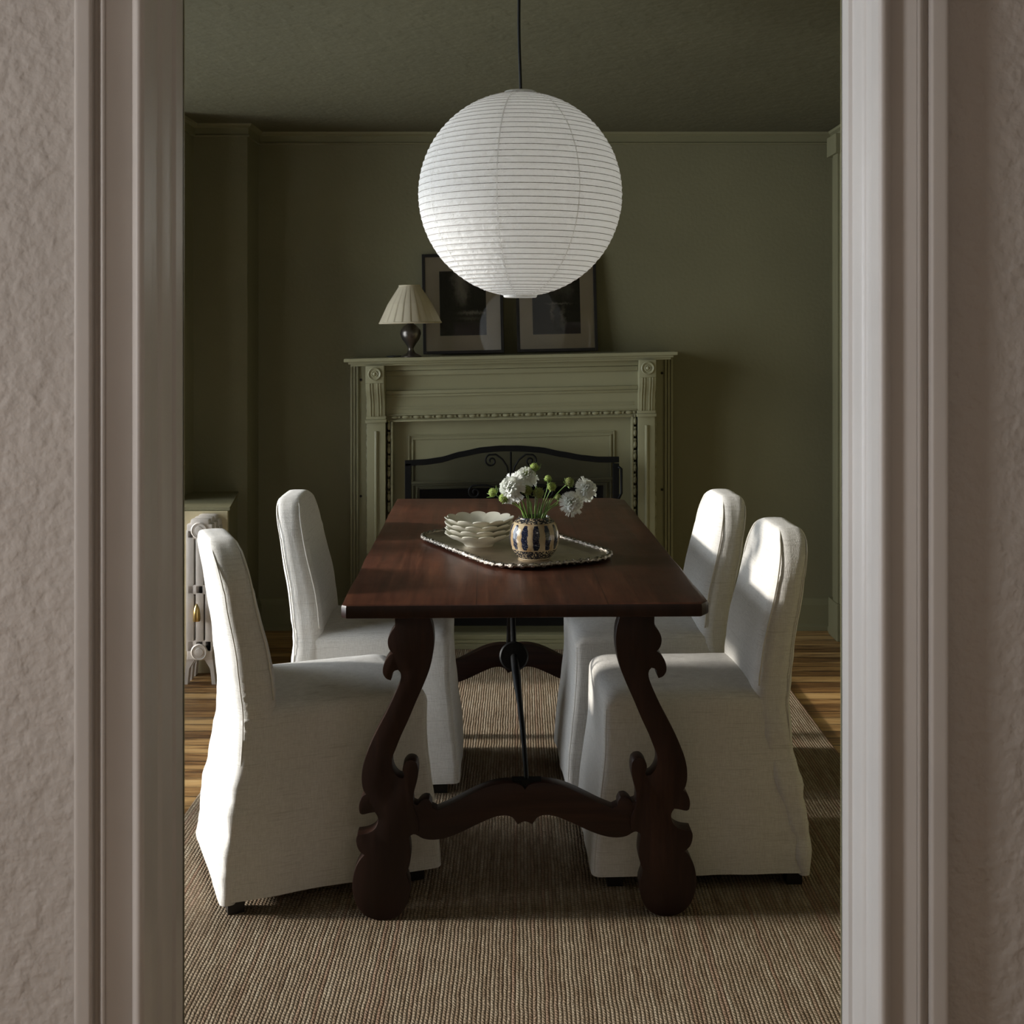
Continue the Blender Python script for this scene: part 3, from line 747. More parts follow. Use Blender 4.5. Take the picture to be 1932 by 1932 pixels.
# frieze with horizontal mouldings
m = MB().box(-0.614, 0.522, 5.50, 5.565, 1.000, 1.250)
m.box(-0.614, 0.522, 5.478, 5.51, 1.224, 1.250, b=0.003).box(-0.614, 0.522, 5.487, 5.51, 1.200, 1.223, b=0.004).box(-0.614, 0.522, 5.486, 5.51, 1.116, 1.134, b=0.005).box(-0.614, 0.522, 5.492, 5.51, 1.104, 1.116, b=0.003)
m.box(-0.59, 0.50, 5.4965, 5.505, 1.058, 1.062).box(-0.59, 0.50, 5.4965, 5.505, 1.046, 1.049)
mp('frieze', m, smooth=True, angle=35)
m = beads(MB(), (-0.600, 1.013), (0.508, 1.013), 22, 0.0078, 5.495)
m.box(-0.606, 0.514, 5.492, 5.51, 1.022, 1.027, b=0.001).box(-0.594, 0.502, 5.490, 5.51, 0.993, 1.001, b=0.001)
for xs, xi in ((-0.600, -0.588), (0.508, 0.496)):
    beads(m, (xs, 0.10), (xs, 1.0), 17, 0.0085, 5.497)
    m.box(min(xi, xi+0.006)-0.003, xi+0.006, 5.490, 5.565, FZ, 0.998, b=0.001)
mp('bead_moulding', m, smooth=True, angle=40)
for xs in (-0.716, 0.616): mp('bead_moulding', beads(MB(), (xs, 0.05), (xs, 1.2), 20, 0.0085, 5.655), smooth=True, angle=40)
# inner panel frame around the firebox
y0 = 5.535
m = MB().box(-0.60, -0.468, y0, 5.565, FZ, 1.0).box(0.37, 0.51, y0, 5.565, FZ, 1.0).box(-0.468, 0.37, y0, 5.565, 0.682, 1.0).box(-0.468, 0.37, y0, 5.565, FZ, 0.125)
def frame_lines(m, x0, x1, z0, z1, t=0.005, y=None):
    y = y or y0
    m.box(x0, x1, y-0.007, y+0.005, z1-t, z1, b=0.0015).box(x0, x0+t, y-0.007, y+0.005, z0, z1-t, b=0.0015).box(x1-t, x1, y-0.007, y+0.005, z0, z1-t, b=0.0015)
frame_lines(m, -0.515, 0.420, 0.0, 0.930); frame_lines(m, -0.500, 0.405, 0.0, 0.915, 0.007); 
frame_lines(m, -0.480, 0.385, 0.0, 0.694, 0.005)
m.box(-0.505, 0.41, y0-0.020, y0, 0.708, 0.720, b=0.003).box(-0.495, 0.40, y0-0.012, y0, 0.698, 0.709, b=0.003)
mp('surround_panel', m)
mp('firebox', MB().box(-0.468, 0.37, 5.68, 5.69, 0.1, 0.70).box(-0.468, -0.46, 5.56, 5.69, 0.1, 0.7).box(0.362, 0.37, 5.56, 5.69, 0.1, 0.7).box(-0.468, 0.37, 5.56, 5.69, 0.1, 0.115), M['near_black'])
mp('hearth_plinth', MB().box(-0.61, 0.52, 5.352, 5.54, FZ, 0.016, b=0.003).box(-0.605, 0.515, 5.360, 5.54, 0.016, 0.030, b=0.004).box(-0.60, 0.51, 5.372, 5.54, 0.030, 0.052, b=0.004))

# ------------------------------------------------------------------ fire screen
fs = thing('fire_screen', 'black wrought iron fire screen with arched top standing before the fireplace', 'fire screen', (-0.045, 5.405, 0.052))
so_ = (-0.045, 5.405, 0.052)
SY = 5.405
def sz(u):   # top centre line by px
    tab = [(764, 874), (800, 872), (830, 868), (870, 857), (910, 849), (945, 846), (980, 846), (1020, 849), (1060, 857), (1100, 864), (1130, 867), (1168, 867)]
    return CH-(lerp_tab(tab, u)-V0)/425.5
us = [764+404*i/40 for i in range(41)]
s_ = 425.5
top = [((u-U0)/s_, sz(u)) for u in us]
hh = 0.013
outl = [(x, z+hh) for x, z in top] + [(x, z-hh) for x, z in top[::-1]]
x0, x1 = top[0][0], top[-1][0]
frm = MB().prism(outl, 'y', SY-0.006, SY+0.006, bev=0.002)
for xa in (x0, x1-0.028): frm.box(xa, xa+0.028, SY-0.006, SY+0.006, 0.08, top[0][1], b=0.002)
frm.box(x0, x1, SY-0.006, SY+0.006, 0.085, 0.125, b=0.002)
for xa in (x0+0.01, x1-0.03): frm.box(xa, xa+0.022, SY-0.05, SY+0.05, 0.052, 0.064, b=0.002).box(xa+0.004, xa+0.018, SY-0.006, SY+0.006, 0.06, 0.09)
frm.build('frame', M['iron'], fs, sub=so_)
mo = [(x, z-hh) for x, z in top[1:-1]]
MB().prism([(x0+0.02, 0.11)]+[(x0+0.02, mo[0][1])]+mo+[(x1-0.02, mo[-1][1]), (x1-0.02, 0.11)], 'y', SY+0.002, SY+0.003).build('mesh', M['mesh'], fs, sub=so_)
def px(u, v): return ((u-U0)/s_, SY-0.010, CH-(v-V0)/s_)
def scroll(pts, cx, cy, r, a0, turns, sgn):
    out = [px(*p) for p in pts]
    for i in range(1, 29):
        t = i/28; a = a0+sgn*turns*2*math.pi*t; rr = r*(1-0.85*t)
        out.append(px(cx+rr*math.cos(a), cy+rr*math.sin(a)))
    return out
scr = MB()
for mx in (1, -1):
    f_ = lambda u: 964+(u-964)*mx
    pts = [(f_(961), 900), (f_(957), 880), (f_(948), 866), (f_(936), 857)]
    scr.tube(scroll(pts, f_(927), 869, 12.5, -math.pi/2 if True else 0, 1.4, -mx), 0.0042, 6)
    pts = [(f_(962), 935), (f_(950), 930), (f_(940), 922), (f_(920), 915), (f_(905), 915)]
    scr.tube(scroll(pts, f_(896), 928, 13, -math.pi/2, 1.4, -mx), 0.0042, 6)
    pts = [(f_(961), 900), (f_(957), 915), (f_(946), 932), (f_(930), 950), (f_(905), 975)]
    scr.tube([px(*p) for p in pts], 0.0042, 6)
scr.tube([px(964, 852), px(964, 1165)], 0.0045, 6)
scr.build('scrollwork', M['iron'], fs, smooth=True, sub=so_)
MB().tube([px(1166, 880), px(1172, 884), px(1172, 930), px(1166, 942)], 0.006, 8).build('handle', M['iron'], fs, smooth=True, sub=so_)

# ------------------------------------------------------------------ framed prints on the mantel
ROLL = math.radians(-1.25)
def frame(name, label, cx, w, h, ybot, lean, artmat, pl, pr, pt, pb, extra=0):
    zb = 1.284+MK*(cx-MX)+0.0065
    t = thing(name, label, 'framed print', (cx, ybot, zb))
    t.rotation_euler = (-math.radians(lean), ROLL+extra, 0)
    f = 0.014; a = w/2
    MB().box(-a, -a+f, -0.009, 0.009, 0, h, b=0.0015).box(a-f, a, -0.009, 0.009, 0, h, b=0.0015).box(-a+f, a-f, -0.009, 0.009, 0, f, b=0.0015).box(-a+f, a-f, -0.009, 0.009, h-f, h, b=0.0015).build('frame', M['black'], t)
    mt = MB().box(-a+f, a-f, 0.000, 0.006, f, h-f).build('mat_board', M['mat_board'], t)
    MB().box(-a+pl, a-pr, -0.001, 0.001, pb, h-pt).build('print', artmat, mt)
    MB().box(-a+pl-0.003, a-pr+0.003, -0.0006, 0.0006, pb-0.003, h-pt+0.003).build('mat_line', M['black'], mt)
    MB().add([(-a+f, -0.0045, f), (a-f, -0.0045, f), (a-f, -0.0045, h-f), (-a+f, -0.0045, h-f)], [(0, 1, 2, 3)]).build('glass_pane', M['pic_glass'], t)
    return t
frame('framed_print', 'black framed monochrome landscape print leaning behind the lamp', -0.2715, 0.377, 0.470, 5.680, 4.5, M['art1'], 0.083, 0.083, 0.085, 0.088)
frame('framed_print', 'black framed monochrome harbour print leaning on the right half of the mantel', 0.166, 0.376, 0.455, 5.680, 4.5, M['art2'], 0.078, 0.081, 0.085, 0.085)

# ------------------------------------------------------------------ table lamp on mantel
LX, LY = -0.497, 5.462; LZ = 1.284+MK*(LX-MX)
tl = thing('table_lamp', 'small table lamp with pleated cream shade and dark metal base on the mantel', 'lamp', (LX, LY, LZ))
tl.rotation_euler = (0, ROLL, 0)
MB().lathe([(0.0, 0), (0.046, 0.0), (0.047, 0.004), (0.036, 0.010), (0.018, 0.020), (0.012, 0.034), (0.013, 0.042), (0.024, 0.060), (0.040, 0.082), (0.0475, 0.104), (0.044, 0.122), (0.030, 0.140), (0.015, 0.150), (0.010, 0.160), (0.009, 0.185), (0.0, 0.186)], 40, cap=False).build('base', M['pewter'], tl, smooth=True, angle=60)
m = MB(); n = 22*6; rings = [(0.138, 0.150), (0.1385, 0.156), (0.135, 0.160), (0.098, 0.238), (0.0475, 0.318), (0.0465, 0.322)]
v = []; f = []
for j, (r, z) in enumerate(rings):
    for i in range(n):
        a = 2*math.pi*i/n; ph = (i % 6)/6
        k = 1+0.030*(ph if ph < 0.8 else (1-ph)*4) if 1 < j < 4 else 1
        v.append((r*k*math.cos(a), r*k*math.sin(a), z))
for j in range(len(rings)-1):
    for i in range(n): k = (i+1) % n; f.append((j*n+i, j*n+k, (j+1)*n+k, (j+1)*n+i))
m.add(v, f).build('lamp_shade', M['shade'], tl)
for r, z, tt in ((0.1375, 0.154, 0.004), (0.047, 0.320, 0.003)):
    MB().tube([(r*math.cos(2*math.pi*i/60), r*math.sin(2*math.pi*i/60), z) for i in range(60)], tt, 6, closed=True).build('shade_trim', M['shade'], tl, smooth=True)
MB().tube([(-0.044, 0.0, 0.006), (-0.075, -0.01, 0.005), (-0.10, 0.0, 0.004), (-0.115, 0.05, 0.004), (-0.10, 0.12, 0.004), (-0.09, 0.16, 0.004)], 0.0028, 6).build('power_cord', M['cord'], tl, smooth=True)

# ------------------------------------------------------------------ paper lantern
PY = 3.38; PS = F/PY; PR = 193.0/PS*0.996; PZ = CH+(V0-367.5)/PS; PX = (981.5-U0)/PS
pl_ = thing('paper_lantern', 'large round white paper lantern hanging over the table', 'pendant lamp', (PX, PY, PZ))
NR = 46; a_open = 0.155
def lant(a):    # a polar angle from top
    return a
rows = []; nr = NR*4
zt, zb_ = math.cos(a_open), -math.cos(a_open)
for j in range(nr+1):
    a = a_open + (math.pi-2*a_open)*j/nr
    ph = (j % 4)/4.0
    rows.append((PR*math.sin(a), PR*math.cos(a), ph))
v = []; f = []; n = 288; SEAM0 = math.radians(258)
for j, (r, z, ph) in enumerate(rows):
    sag = 0.0022*math.sin(math.pi*ph)
    for i in range(n):
        a = 2*math.pi*i/n
        # paper pulled in a touch between ribs, crumpled along the panel seams
        q = ((a-SEAM0)/(math.pi/4)) % 1.0; seam = math.exp(-((min(q, 1-q))*7)**2)
        cr = 0.0060*seam*noise.noise(Vector((i*1.1, j*0.8, 0)))+0.0022*noise.noise(Vector((i*0.45, j*0.35, 5)))
        d = -sag+cr*math.sin(math.pi*ph); L = math.hypot(r, z)
        k = (L+d)/L; v.append((r*k*math.cos(a), r*k*math.sin(a), z*k))
for j in range(len(rows)-1):
    for i in range(n): k = (i+1) % n; f.append((j*n+i, j*n+k, (j+1)*n+k, (j+1)*n+i))
MB().add(v, f).build('paper_shade', M['paper'], pl_, smooth=True)
hel = []
tot = NR*48
for i in range(tot+1):
    a = a_open + (math.pi-2*a_open)*i/tot; b = 2*math.pi*i/48
    hel.append(((PR-0.0012)*math.sin(a)*math.cos(b), (PR-0.0012)*math.sin(a)*math.sin(b), (PR-0.0012)*math.cos(a)))
rb_ = MB()
lant_fill = lamp('lantern_fill', 'POINT', 0.82, (1.0, 0.98, 0.95), (PX, PY, PZ), (0, 0, 0), shadow_soft_size=0.06)  # fill light added inside the paper to lift its darker side
for j in range(NR+1):
    a = a_open + (math.pi-2*a_open)*j/NR; r = (PR-0.0003)*math.sin(a); z = (PR-0.0003)*math.cos(a)
    rb_.tube([(r*math.cos(2*math.pi*i/96), r*math.sin(2*math.pi*i/96), z) for i in range(96)], 0.00080, 4, closed=True)
rb_.build('bamboo_ribs', M['bamboo'], pl_, smooth=True)
for k in range(8):      # glued paper overlaps between the eight panels
    b = SEAM0+k*math.pi/4; v = []; f = []
    for j in range(nr+1):
        a = a_open + (math.pi-2*a_open)*j/nr; wv = 0.0016+0.0010*noise.noise(Vector((j*0.6, k*3.0, 0)))
        for sgn in (-1, 1):
            bb = b+sgn*wv/(PR*max(0.15, math.sin(a))); r_ = PR+0.0006+0.0006*noise.noise(Vector((j*0.8, k, sgn)))-0.0010*math.sin(math.pi*(j % 4)/4)
            v.append((r_*math.sin(a)*math.cos(bb), r_*math.sin(a)*math.sin(bb), r_*math.cos(a)))
    for j in range(nr): f.append((2*j, 2*j+1, 2*j+3, 2*j+2))
    MB().add(v, f).build('paper_seam', M['seam_paper'], pl_, smooth=True)
ro = PR*math.sin(a_open); zo = PR*math.cos(a_open)
MB().lathe([(ro+0.002, zo-0.002), (ro+0.004, zo+0.002), (ro, zo+0.006), (ro-0.004, zo+0.004), (ro-0.003, zo-0.004)], 48, cap=False).build('top_collar', M['paper'], pl_, smooth=True)
MB().lathe([(ro+0.002, -zo+0.002), (ro+0.003, -zo-0.003), (ro, -zo-0.006), (ro-0.004, -zo-0.004), (ro-0.003, -zo+0.004)], 48, cap=False).build('bottom_collar', M['paper'], pl_, smooth=True)
MB().tube([(-ro, 0, zo+0.002), (ro, 0, zo+0.002)], 0.0016, 6).tube([(0, 0, zo+0.002), (0, 0, -zo)], 0.0014, 6).build('wire_support', M['iron'], pl_, smooth=True)
MB().tube(bez((0.001, 0, zo-0.06), (0.004, 0, zo+0.06), (-0.006, 0, zo+0.10), (-0.003, 0, CZ-PZ), 20), 0.0042, 8).lathe([(0.0, 0), (0.018, 0), (0.018, -0.05), (0.0, -0.052)], 16, c=(0.001, 0, zo-0.05), cap=False).build('electric_cord', M['cord'], pl_, smooth=True, angle=40)

# ------------------------------------------------------------------ radiator
rx0 = -1.345; RYF = 4.835
ra = thing('radiator', 'old white cast iron radiator by the left wall behind the chair', 'radiator', (-1.28, RYF, FZ))
rl = (-1.28, RYF, FZ)
for k in range(3):
    yk = RYF+k*0.058
    m = MB()
    for xc in (-1.318, -1.280, -1.242):
        m.box(xc-0.0152, xc+0.0152, yk, yk+0.044, 0.12, 0.60, b=0.0025)
    for z0_, z1_ in ((0.565, 0.625), (0.345, 0.385), (0.085, 0.165)):
        m.box(-1.331, -1.229, yk, yk+0.044, z0_, z1_, b=0.006)
    m.box(-1.318, -1.242, yk, yk+0.044, 0.61, 0.645, b=0.012)
    for sgn in (-1, 1):
        c = -1.28+sgn*0.040
        m.prism([(c-sgn*0.006, 0.10), (c+sgn*0.011, 0.10), (c+sgn*0.016, 0.05), (c+sgn*0.024, FZ), (c+sgn*0.008, FZ), (c+sgn*0.002, 0.05), (c-sgn*0.02, 0.085)], 'y', yk+0.004, yk+0.04)
    for zc in (0.600, 0.118):
        m2 = MB().lathe([(0.0, 0.0), (0.033, 0.0), (0.033, 0.005), (0.029, 0.009), (0.026, 0.006), (0.018, 0.006), (0.016, 0.010), (0.0, 0.011)], 24, cap=False)
        m2.xf(lambda p, zc=zc: (-1.28+p[0], yk-p[2]+0.001, zc+p[1])); m.add(m2.v, m2.f)
    m.build('section', M['radiator'], ra, smooth=True, angle=35, sub=rl)
MB().lathe([(0.0, 0.0), (0.0135, 0.0), (0.0145, 0.008), (0.0140, 0.028), (0.011, 0.048), (0.006, 0.060), (0.002, 0.068), (0.0, 0.069)], 16, cap=False).xf(lambda p: (p[0]-1.285, p[1]+RYF-0.020, p[2]+0.245)).build('air_valve', M['brass'], ra, smooth=True, angle=50, sub=rl)

# ------------------------------------------------------------------ tray, bowls, vase, flowers
tray_rz = math.atan2(0.888, -0.46)
TRX, TRY = -0.027, 3.534
ty = thing('serving_tray', 'oblong tarnished silver tray with embossed rim on the table', 'tray', (TRX, TRY, TH), tray_rz)
def rr_out(a, b, r, n=10):
    p = []
    for cx, cy, a0 in ((a-r, b-r, 0), (-a+r, b-r, 90), (-a+r, -b+r, 180), (a-r, -b+r, 270)):
        for i in range(n+1):
            t = math.radians(a0+90*i/n); p.append((cx+r*math.cos(t), cy+r*math.sin(t)))
    return p
v = []; f = []; loops = [(0.0, 0.0125), (0.032, 0.0105), (0.042, 0.0075), (0.05, 0.007), (0.05, 0.005), (0.032, 0.006), (0.0, 0.009)]
nn = 44
for ins, z in loops: v += [(x, y, z) for x, y in rr_out(0.315-ins, 0.188-ins, 0.115-ins*0.8)]
for j in range(len(loops)-1):
    for i in range(nn): k = (i+1) % nn; f.append((j*nn+i, j*nn+k, (j+1)*nn+k, (j+1)*nn+i))
for i in range(nn): k = (i+1) % nn; f.append((6*nn+i, 6*nn+k, k, i))
f.append(tuple(3*nn+i for i in range(nn))); f.append(tuple(4*nn+i for i in range(nn))[::-1])
MB().add(v, f).build('tray_plate', M['silver'], ty, smooth=True, angle=40)
rim_pts = rr_out(0.315, 0.188, 0.115, 12); dense = []
for i, p in enumerate(rim_pts):
    q = rim_pts[(i+1) % len(rim_pts)]; d = math.hypot(q[0]-p[0], q[1]-p[1]); k = max(1, int(d/0.004))
    for j in range(k): dense.append((p[0]+(q[0]-p[0])*j/k, p[1]+(q[1]-p[1])*j/k, 0.0125))
rad = [0.0062+0.0020*math.sin(i*1.1)+0.0010*noise.noise(Vector((i*0.7, 0, 0))) for i in range(len(dense))]
MB().tube(dense, rad, 8, closed=True).build('tray_rim', M['silver_rim'], ty, smooth=True)
for sx in (-1, 1):
    for sy in (-1, 1): MB().lathe([(0.0, -0.0), (0.010, 0.0), (0.012, 0.006), (0.0, 0.007)], 12, c=(sx*0.20, sy*0.10, 0.0), cap=False).build('tray_foot', M['silver'], ty, smooth=True)
TZ = TH+0.0072
def bowl_mesh():
    nl = 12; n = nl*10; m = MB(); v = []; f = []
    # (radius, z, scallop amount) outer from foot to rim, then inner back to centre
    prof = [(0.0, 0.0, 0), (0.042, 0.0, 0), (0.044, 0.005, 0), (0.050, 0.010, 0.2), (0.072, 0.020, 0.7), (0.092, 0.031, 1.0), (0.1005, 0.0375, 1.0), (0.1020, 0.0395, 1.0), (0.1005, 0.0412, 1.0), (0.094, 0.0375, 1.0), (0.074, 0.024, 0.8), (0.052, 0.0145, 0.4), (0.030, 0.0115, 0.0), (0.0, 0.011, 0)]
    for r, z, s in prof:
        for i in range(n):
            a = 2*math.pi*i/n; q = (i % 10)/10
            lob = abs(math.sin(math.pi*q))**0.6
            k = 1 - 0.080*s*(1-lob); zz = z - 0.006*s*(1-lob)*(1 if z > 0.03 else 0)
            v.append((r*k*math.cos(a), r*k*math.sin(a), zz))
    for j in range(len(prof)-1):
        for i in range(n): k = (i+1) % n; f.append((j*n+i, j*n+k, (j+1)*n+k, (j+1)*n+i))
    return m.add(v, f)
BX, BY = -0.125, 3.545
b0 = None
lv = ['cream scalloped bowl on the tray, lowest of the stack', 'cream scalloped bowl, second up from the tray in the stack', 'cream scalloped bowl, third up in the stack beside the vase', 'cream scalloped bowl on top of the stack, its fluted inside showing']
for i in range(4):
    if b0 is None: b0 = bowl_mesh().build('scalloped_bowl', M['china'], smooth=True, angle=60); o = b0
    else: o = b0.copy(); C.objects.link(o)
    o.location = (BX+0.001*(i % 2), BY, TZ+0.0003+i*0.0145); o.rotation_euler = (0, 0, 0.06*i*(-1)**i)
    tag(o, lv[i], 'bowl', 'scalloped bowls stacked on the tray')

VX, VY = 0.034, 3.350
vs = thing('flower_vase', 'round stoneware vase with navy and tan stripes on the tray', 'vase', (VX, VY, TZ+0.0003))
vp = [(0.0, 0.0), (0.043, 0.0), (0.045, 0.003), (0.052, 0.010), (0.061, 0.024), (0.067, 0.042), (0.069, 0.058), (0.067, 0.076), (0.061, 0.092), (0.052, 0.104), (0.045, 0.109), (0.044, 0.113), (0.041, 0.114), (0.039, 0.109), (0.045, 0.103), (0.058, 0.085), (0.062, 0.058), (0.056, 0.03), (0.04, 0.012), (0.0, 0.008)]
# refine the profile
vp2 = []
for (a, b), (c, d) in zip(vp, vp[1:]):
    for k in range(2): vp2.append((a+(c-a)*k/2, b+(d-b)*k/2))
vp2.append(vp[-1])
MB().lathe(vp2, 64, cap=False).build('body', M['vase'], vs, smooth=True, angle=60)

rng = random.Random(11)
mouth = Vector((VX, VY, TZ+0.112))
def world(u, v, y): s = F/y; return Vector(((u-U0)/s, y, CH-(v-V0)/s))
def stem_curve(tip, k, back):
    a = 2*math.pi*k/12.0
    base = mouth + Vector((0.022*math.cos(a)*0.8, 0.022*math.sin(a), -0.085))
    d = (tip-mouth); rim = mouth + Vector((max(-0.026, min(0.026, d.x*0.35)), max(-0.02, min(0.02, d.y*0.3)), 0.004))
    base = mouth + Vector((-rim.x+mouth.x, 0, 0))*0.6 + Vector((0, 0, -0.09))
    c1 = rim + (rim-base).normalized()*0.045
    c2 = tip + back*0.035
    low = [tuple(base.lerp(rim, t/4)) for t in range(4)]
    return low + bez(rim, c1, c2, tip, 18)
def petal(m, c, ax, ang, r0, r1, w, lift, rn):
    """ruffled petal as a thin curved solid"""
    x = ax.orthogonal().normalized(); y = ax.cross(x)
    d = x*math.cos(ang)+y*math.sin(ang); s = ax.cross(d)
    pts = []; nu, nv = 4, 4
    for i in range(nu+1):
        t = i/nu; rr = r0+(r1-r0)*t; ww = w*(0.35+0.65*math.sin(min(1, t*1.15)*math.pi*0.6))
        for j in range(nv+1):
            q = j/nv-0.5
            ruff = 0.0016*math.sin(j*2.6+rn*9)*t
            p = c + d*rr + s*(q*2*ww) + ax*(lift*(1-(rr/r1)**2) - 0.004*t*t + ruff) + d*(0.0018*math.cos(j*math.pi)*(1 if i == nu else 0))
            pts.append(p)
    th = ax*0.0004; n = len(pts); v = [tuple(p+th) for p in pts]+[tuple(p-th) for p in pts]; f = []
    for i in range(nu):
        for j in range(nv):
            a = i*(nv+1)+j; q = (a, a+1, a+nv+2, a+nv+1); f.append(q); f.append(tuple(k+n for k in q[::-1]))
    m.add(v, f)
def bloom(u, v, y, R, facing, label, k, center=False):
    c = world(u, v, y); ax = Vector(facing).normalized()
    t = thing('scabious_flower', label, 'flower', tuple(c), 0, 'white scabious blooms in the vase')
    pts = stem_curve(c - ax*0.004, k, -ax)
    MB().tube(pts, 0.0013, 6).build('stem', M['stem'], t, smooth=True, sub=tuple(c))
    m = MB()
    X_ = ax.orthogonal().normalized(); Y_ = ax.cross(X_)
    for i in range(17):     # long frilled outer florets
        an = 2*math.pi*(i+rng.random()*0.4)/17
        petal(m, c, ax, an, R*0.35, R*(0.86+0.22*rng.random()), R*0.135, R*0.16, rng.random())
    for i in range(15):
        an = 2*math.pi*(i+0.5+rng.random()*0.4)/15
        petal(m, c+ax*R*0.10, ax, an, R*0.25, R*(0.68+0.20*rng.random()), R*0.12, R*0.26, rng.random())
    for i in range(70):     # short cupped florets covering the dome
        q = (i+0.5)/70; an = i*2.39996; th = math.acos(1-q*0.75)
        d = (X_*math.cos(an)+Y_*math.sin(an))*math.sin(th)+ax*math.cos(th)
        d = (d+Vector((rng.random()-.5, rng.random()-.5, rng.random()-.5))*0.35).normalized()
        p = c+((X_*math.cos(an)+Y_*math.sin(an))*math.sin(th)*0.42+ax*(0.10+0.34*math.cos(th)))*R
        e = d.orthogonal().normalized(); L = R*(0.26+0.10*rng.random()); w_ = R*0.085; g = d.cross(e)
        w0 = w_*0.4
        vs_ = []; 
        for t_, ww, bend in ((0, w0, 0), (0.6, w_, 0.10), (0.9, w_*1.35, 0.22), (1.05, w_*0.8, 0.45)):
            b_ = p+d*L*t_+g*L*bend
            vs_ += [b_-e*ww, b_+g*0.0012*(-1)**i, b_+e*ww]
        th_ = g*0.0003; n_ = len(vs_); fl = []
        for r_ in range(3):
            for k_ in range(2):
                a_ = r_*3+k_; fl += [(a_, a_+1, a_+4, a_+3), (a_+3+n_, a_+4+n_, a_+1+n_, a_+n_)]
        m.add([tuple(v_+th_) for v_ in vs_]+[tuple(v_-th_) for v_ in vs_], fl)
    m.build('petals', M['petal'], t, smooth=True, sub=tuple(c))
    cm = MB(); x = ax.orthogonal().normalized(); yv = ax.cross(x)
    for i in range(26):   # pale stamens / tiny florets over the centre
        a = i*2.4; rr = R*0.40*math.sqrt(i/26); p = c+x*rr*math.cos(a)+yv*rr*math.sin(a)+ax*R*0.40
        cm.tube([p, p+ax*R*0.28*(0.7+0.5*rng.random())], [0.0006, 0.0011], 5)
    cm.build('flower_centre', M['bud'] if center else M['petal'], t, smooth=True, sub=tuple(c))
    sp = MB()   # green bracts behind the head
    for i in range(8):
        a = 2*math.pi*i/8; d = x*math.cos(a)+yv*math.sin(a)
        sp.tube([c-ax*0.004, c-ax*0.003+d*R*0.35, c-ax*0.005+d*R*0.75], [0.0022, 0.0016, 0.0004], 5)
    sp.build('bracts', M['stem'], t, smooth=True, sub=tuple(c))
bloom(967, 921, 3.30, 0.043, (-0.62, -0.72, 0.25), 'largest white scabious bloom, facing left above the bowls', 0)
bloom(992, 901, 3.33, 0.036, (0.25, -0.55, 0.75), 'white scabious bloom behind the largest one, green at its centre', 1, True)
bloom(1079, 949, 3.30, 0.035, (0.05, -0.85, 0.15), 'lower of two white blooms hanging out right of the vase', 2)
bloom(1106, 924, 3.36, 0.036, (0.45, -0.75, 0.25), 'outermost white bloom, upper right of the vase', 3)
bloom(955, 938, 3.36, 0.022, (-0.7, -0.3, -0.5), 'small white bloom half hidden below the largest one', 5)
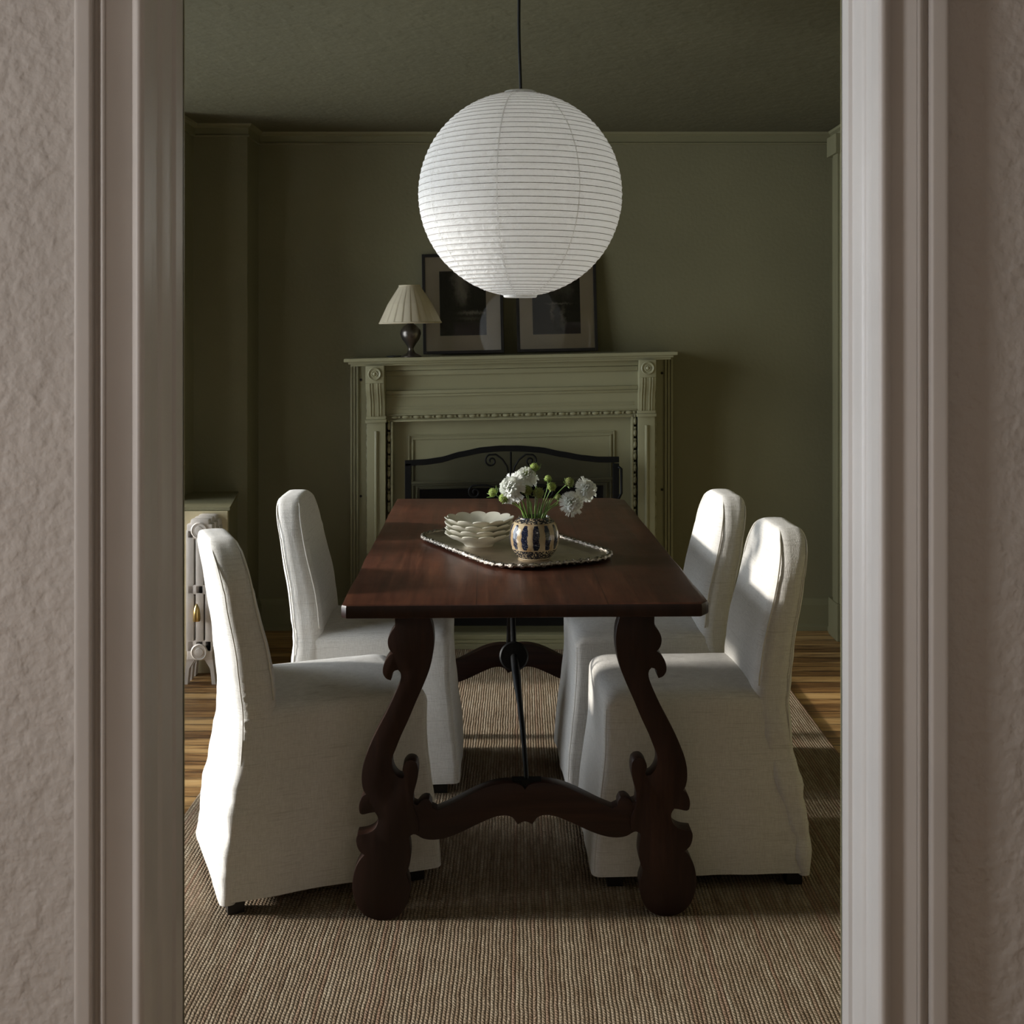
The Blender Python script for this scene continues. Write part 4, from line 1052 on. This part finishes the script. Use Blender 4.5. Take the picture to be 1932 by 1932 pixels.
def bud(u, v, y, rpx, mat, label, k, facing=(0,-0.4,1), spiky=False):
    c = world(u, v, y); R = rpx*y/F; ax = Vector(facing).normalized()
    t = thing('flower_bud', label, 'flower bud', tuple(c), 0, 'green scabious buds in the vase')
    MB().tube(stem_curve(c-ax*R*0.8, k, -ax), 0.0012, 6).build('stem', M['stem'], t, smooth=True, sub=tuple(c))
    m = MB(); m.lathe([(0.0, -R*0.85), (R*0.55, -R*0.7), (R*0.92, -R*0.25), (R, R*0.1), (R*0.85, R*0.55), (R*0.5, R*0.88), (0.0, R)], 16, cap=False)
    nb = []; q = ax.to_track_quat('Z', 'Y')
    for i in range(60):   # little knobbly florets
        zt = 1-1.5*i/60; a = i*2.4; rr = math.sqrt(max(0, 1-zt*zt)); p = Vector((rr*math.cos(a), rr*math.sin(a), zt))*R
        m.tube([p*0.9, p*1.09], [R*0.13, R*0.07], 4)
    m.xf(lambda p: (q @ Vector(p)) + c)
    m.build('bud_head', mat, t, smooth=True, sub=tuple(c))
    sp = MB()
    for i in range(7):
        a = 2*math.pi*i/7; d = q @ Vector((math.cos(a), math.sin(a), 0)); L = (1.9 if spiky else 1.35)
        sp.tube([c-ax*R*0.75, c-ax*R*0.5+d*R*1.0, c+ax*R*(0.3 if spiky else -0.3)+d*R*L], [R*0.22, R*0.16, R*0.03], 5)
    sp.build('sepals', M['stem'], t, smooth=True, sub=tuple(c))
B = M['bud']; D = M['bud_dark']
bud(930, 929, 3.33, 8, B, 'pale green spiky bud at the far left of the bouquet', 0, (-0.6, -0.3, 0.6), True)
bud(950, 940, 3.30, 8.5, B, 'yellow green bud left of the vase under the big bloom', 1, (-0.4, -0.8, 0.2))
bud(1008, 882, 3.34, 8, B, 'topmost pale green bud above all the blooms', 2, (-0.2, -0.3, 0.9), True)
bud(1034, 903, 3.38, 6.5, B, 'small pale bud right of centre, just under the topmost one', 3)
bud(1041, 918, 3.34, 8, B, 'bright green round bud right of the middle of the bouquet', 4, (0, -0.9, 0.3))
bud(1016, 930, 3.29, 10, D, 'olive round bud low in the middle, above the vase mouth', 5, (0, -0.95, 0.25))
bud(995, 925, 3.29, 9, D, 'dark olive bud between the biggest bloom and the middle of the bouquet', 6, (0, -0.9, 0.35))
bud(1074, 910, 3.38, 9, D, 'olive bud standing high at the right of the bouquet', 7, (0.5, -0.5, 0.5))
bud(1053, 938, 3.40, 6, D, 'small dark bud low on the right, behind the stems', 8)
# loose leaves at the vase mouth
for k in range(9):
    a = -0.9+1.8*k/8; tip = mouth+Vector((0.055*math.sin(a)+0.004*rng.random(), -0.02+0.03*rng.random(), 0.035+0.03*math.cos(a)*rng.random()))
    base = mouth+Vector((0.02*math.sin(a), 0, -0.04)); mid = (base+tip)/2+Vector((0.006*math.sin(a), -0.006, 0.016))
    o = MB().tube(bez(base, mid, mid, tip, 10), [0.0018+0.0012*math.sin(math.pi*i/10) if i < 10 else 0.0004 for i in range(11)], 5).build('flower_leaf', M['stem'], smooth=True)
    tag(o, 'slender green leaf blade standing in the vase mouth', 'leaf', 'leaf blades at the vase mouth')
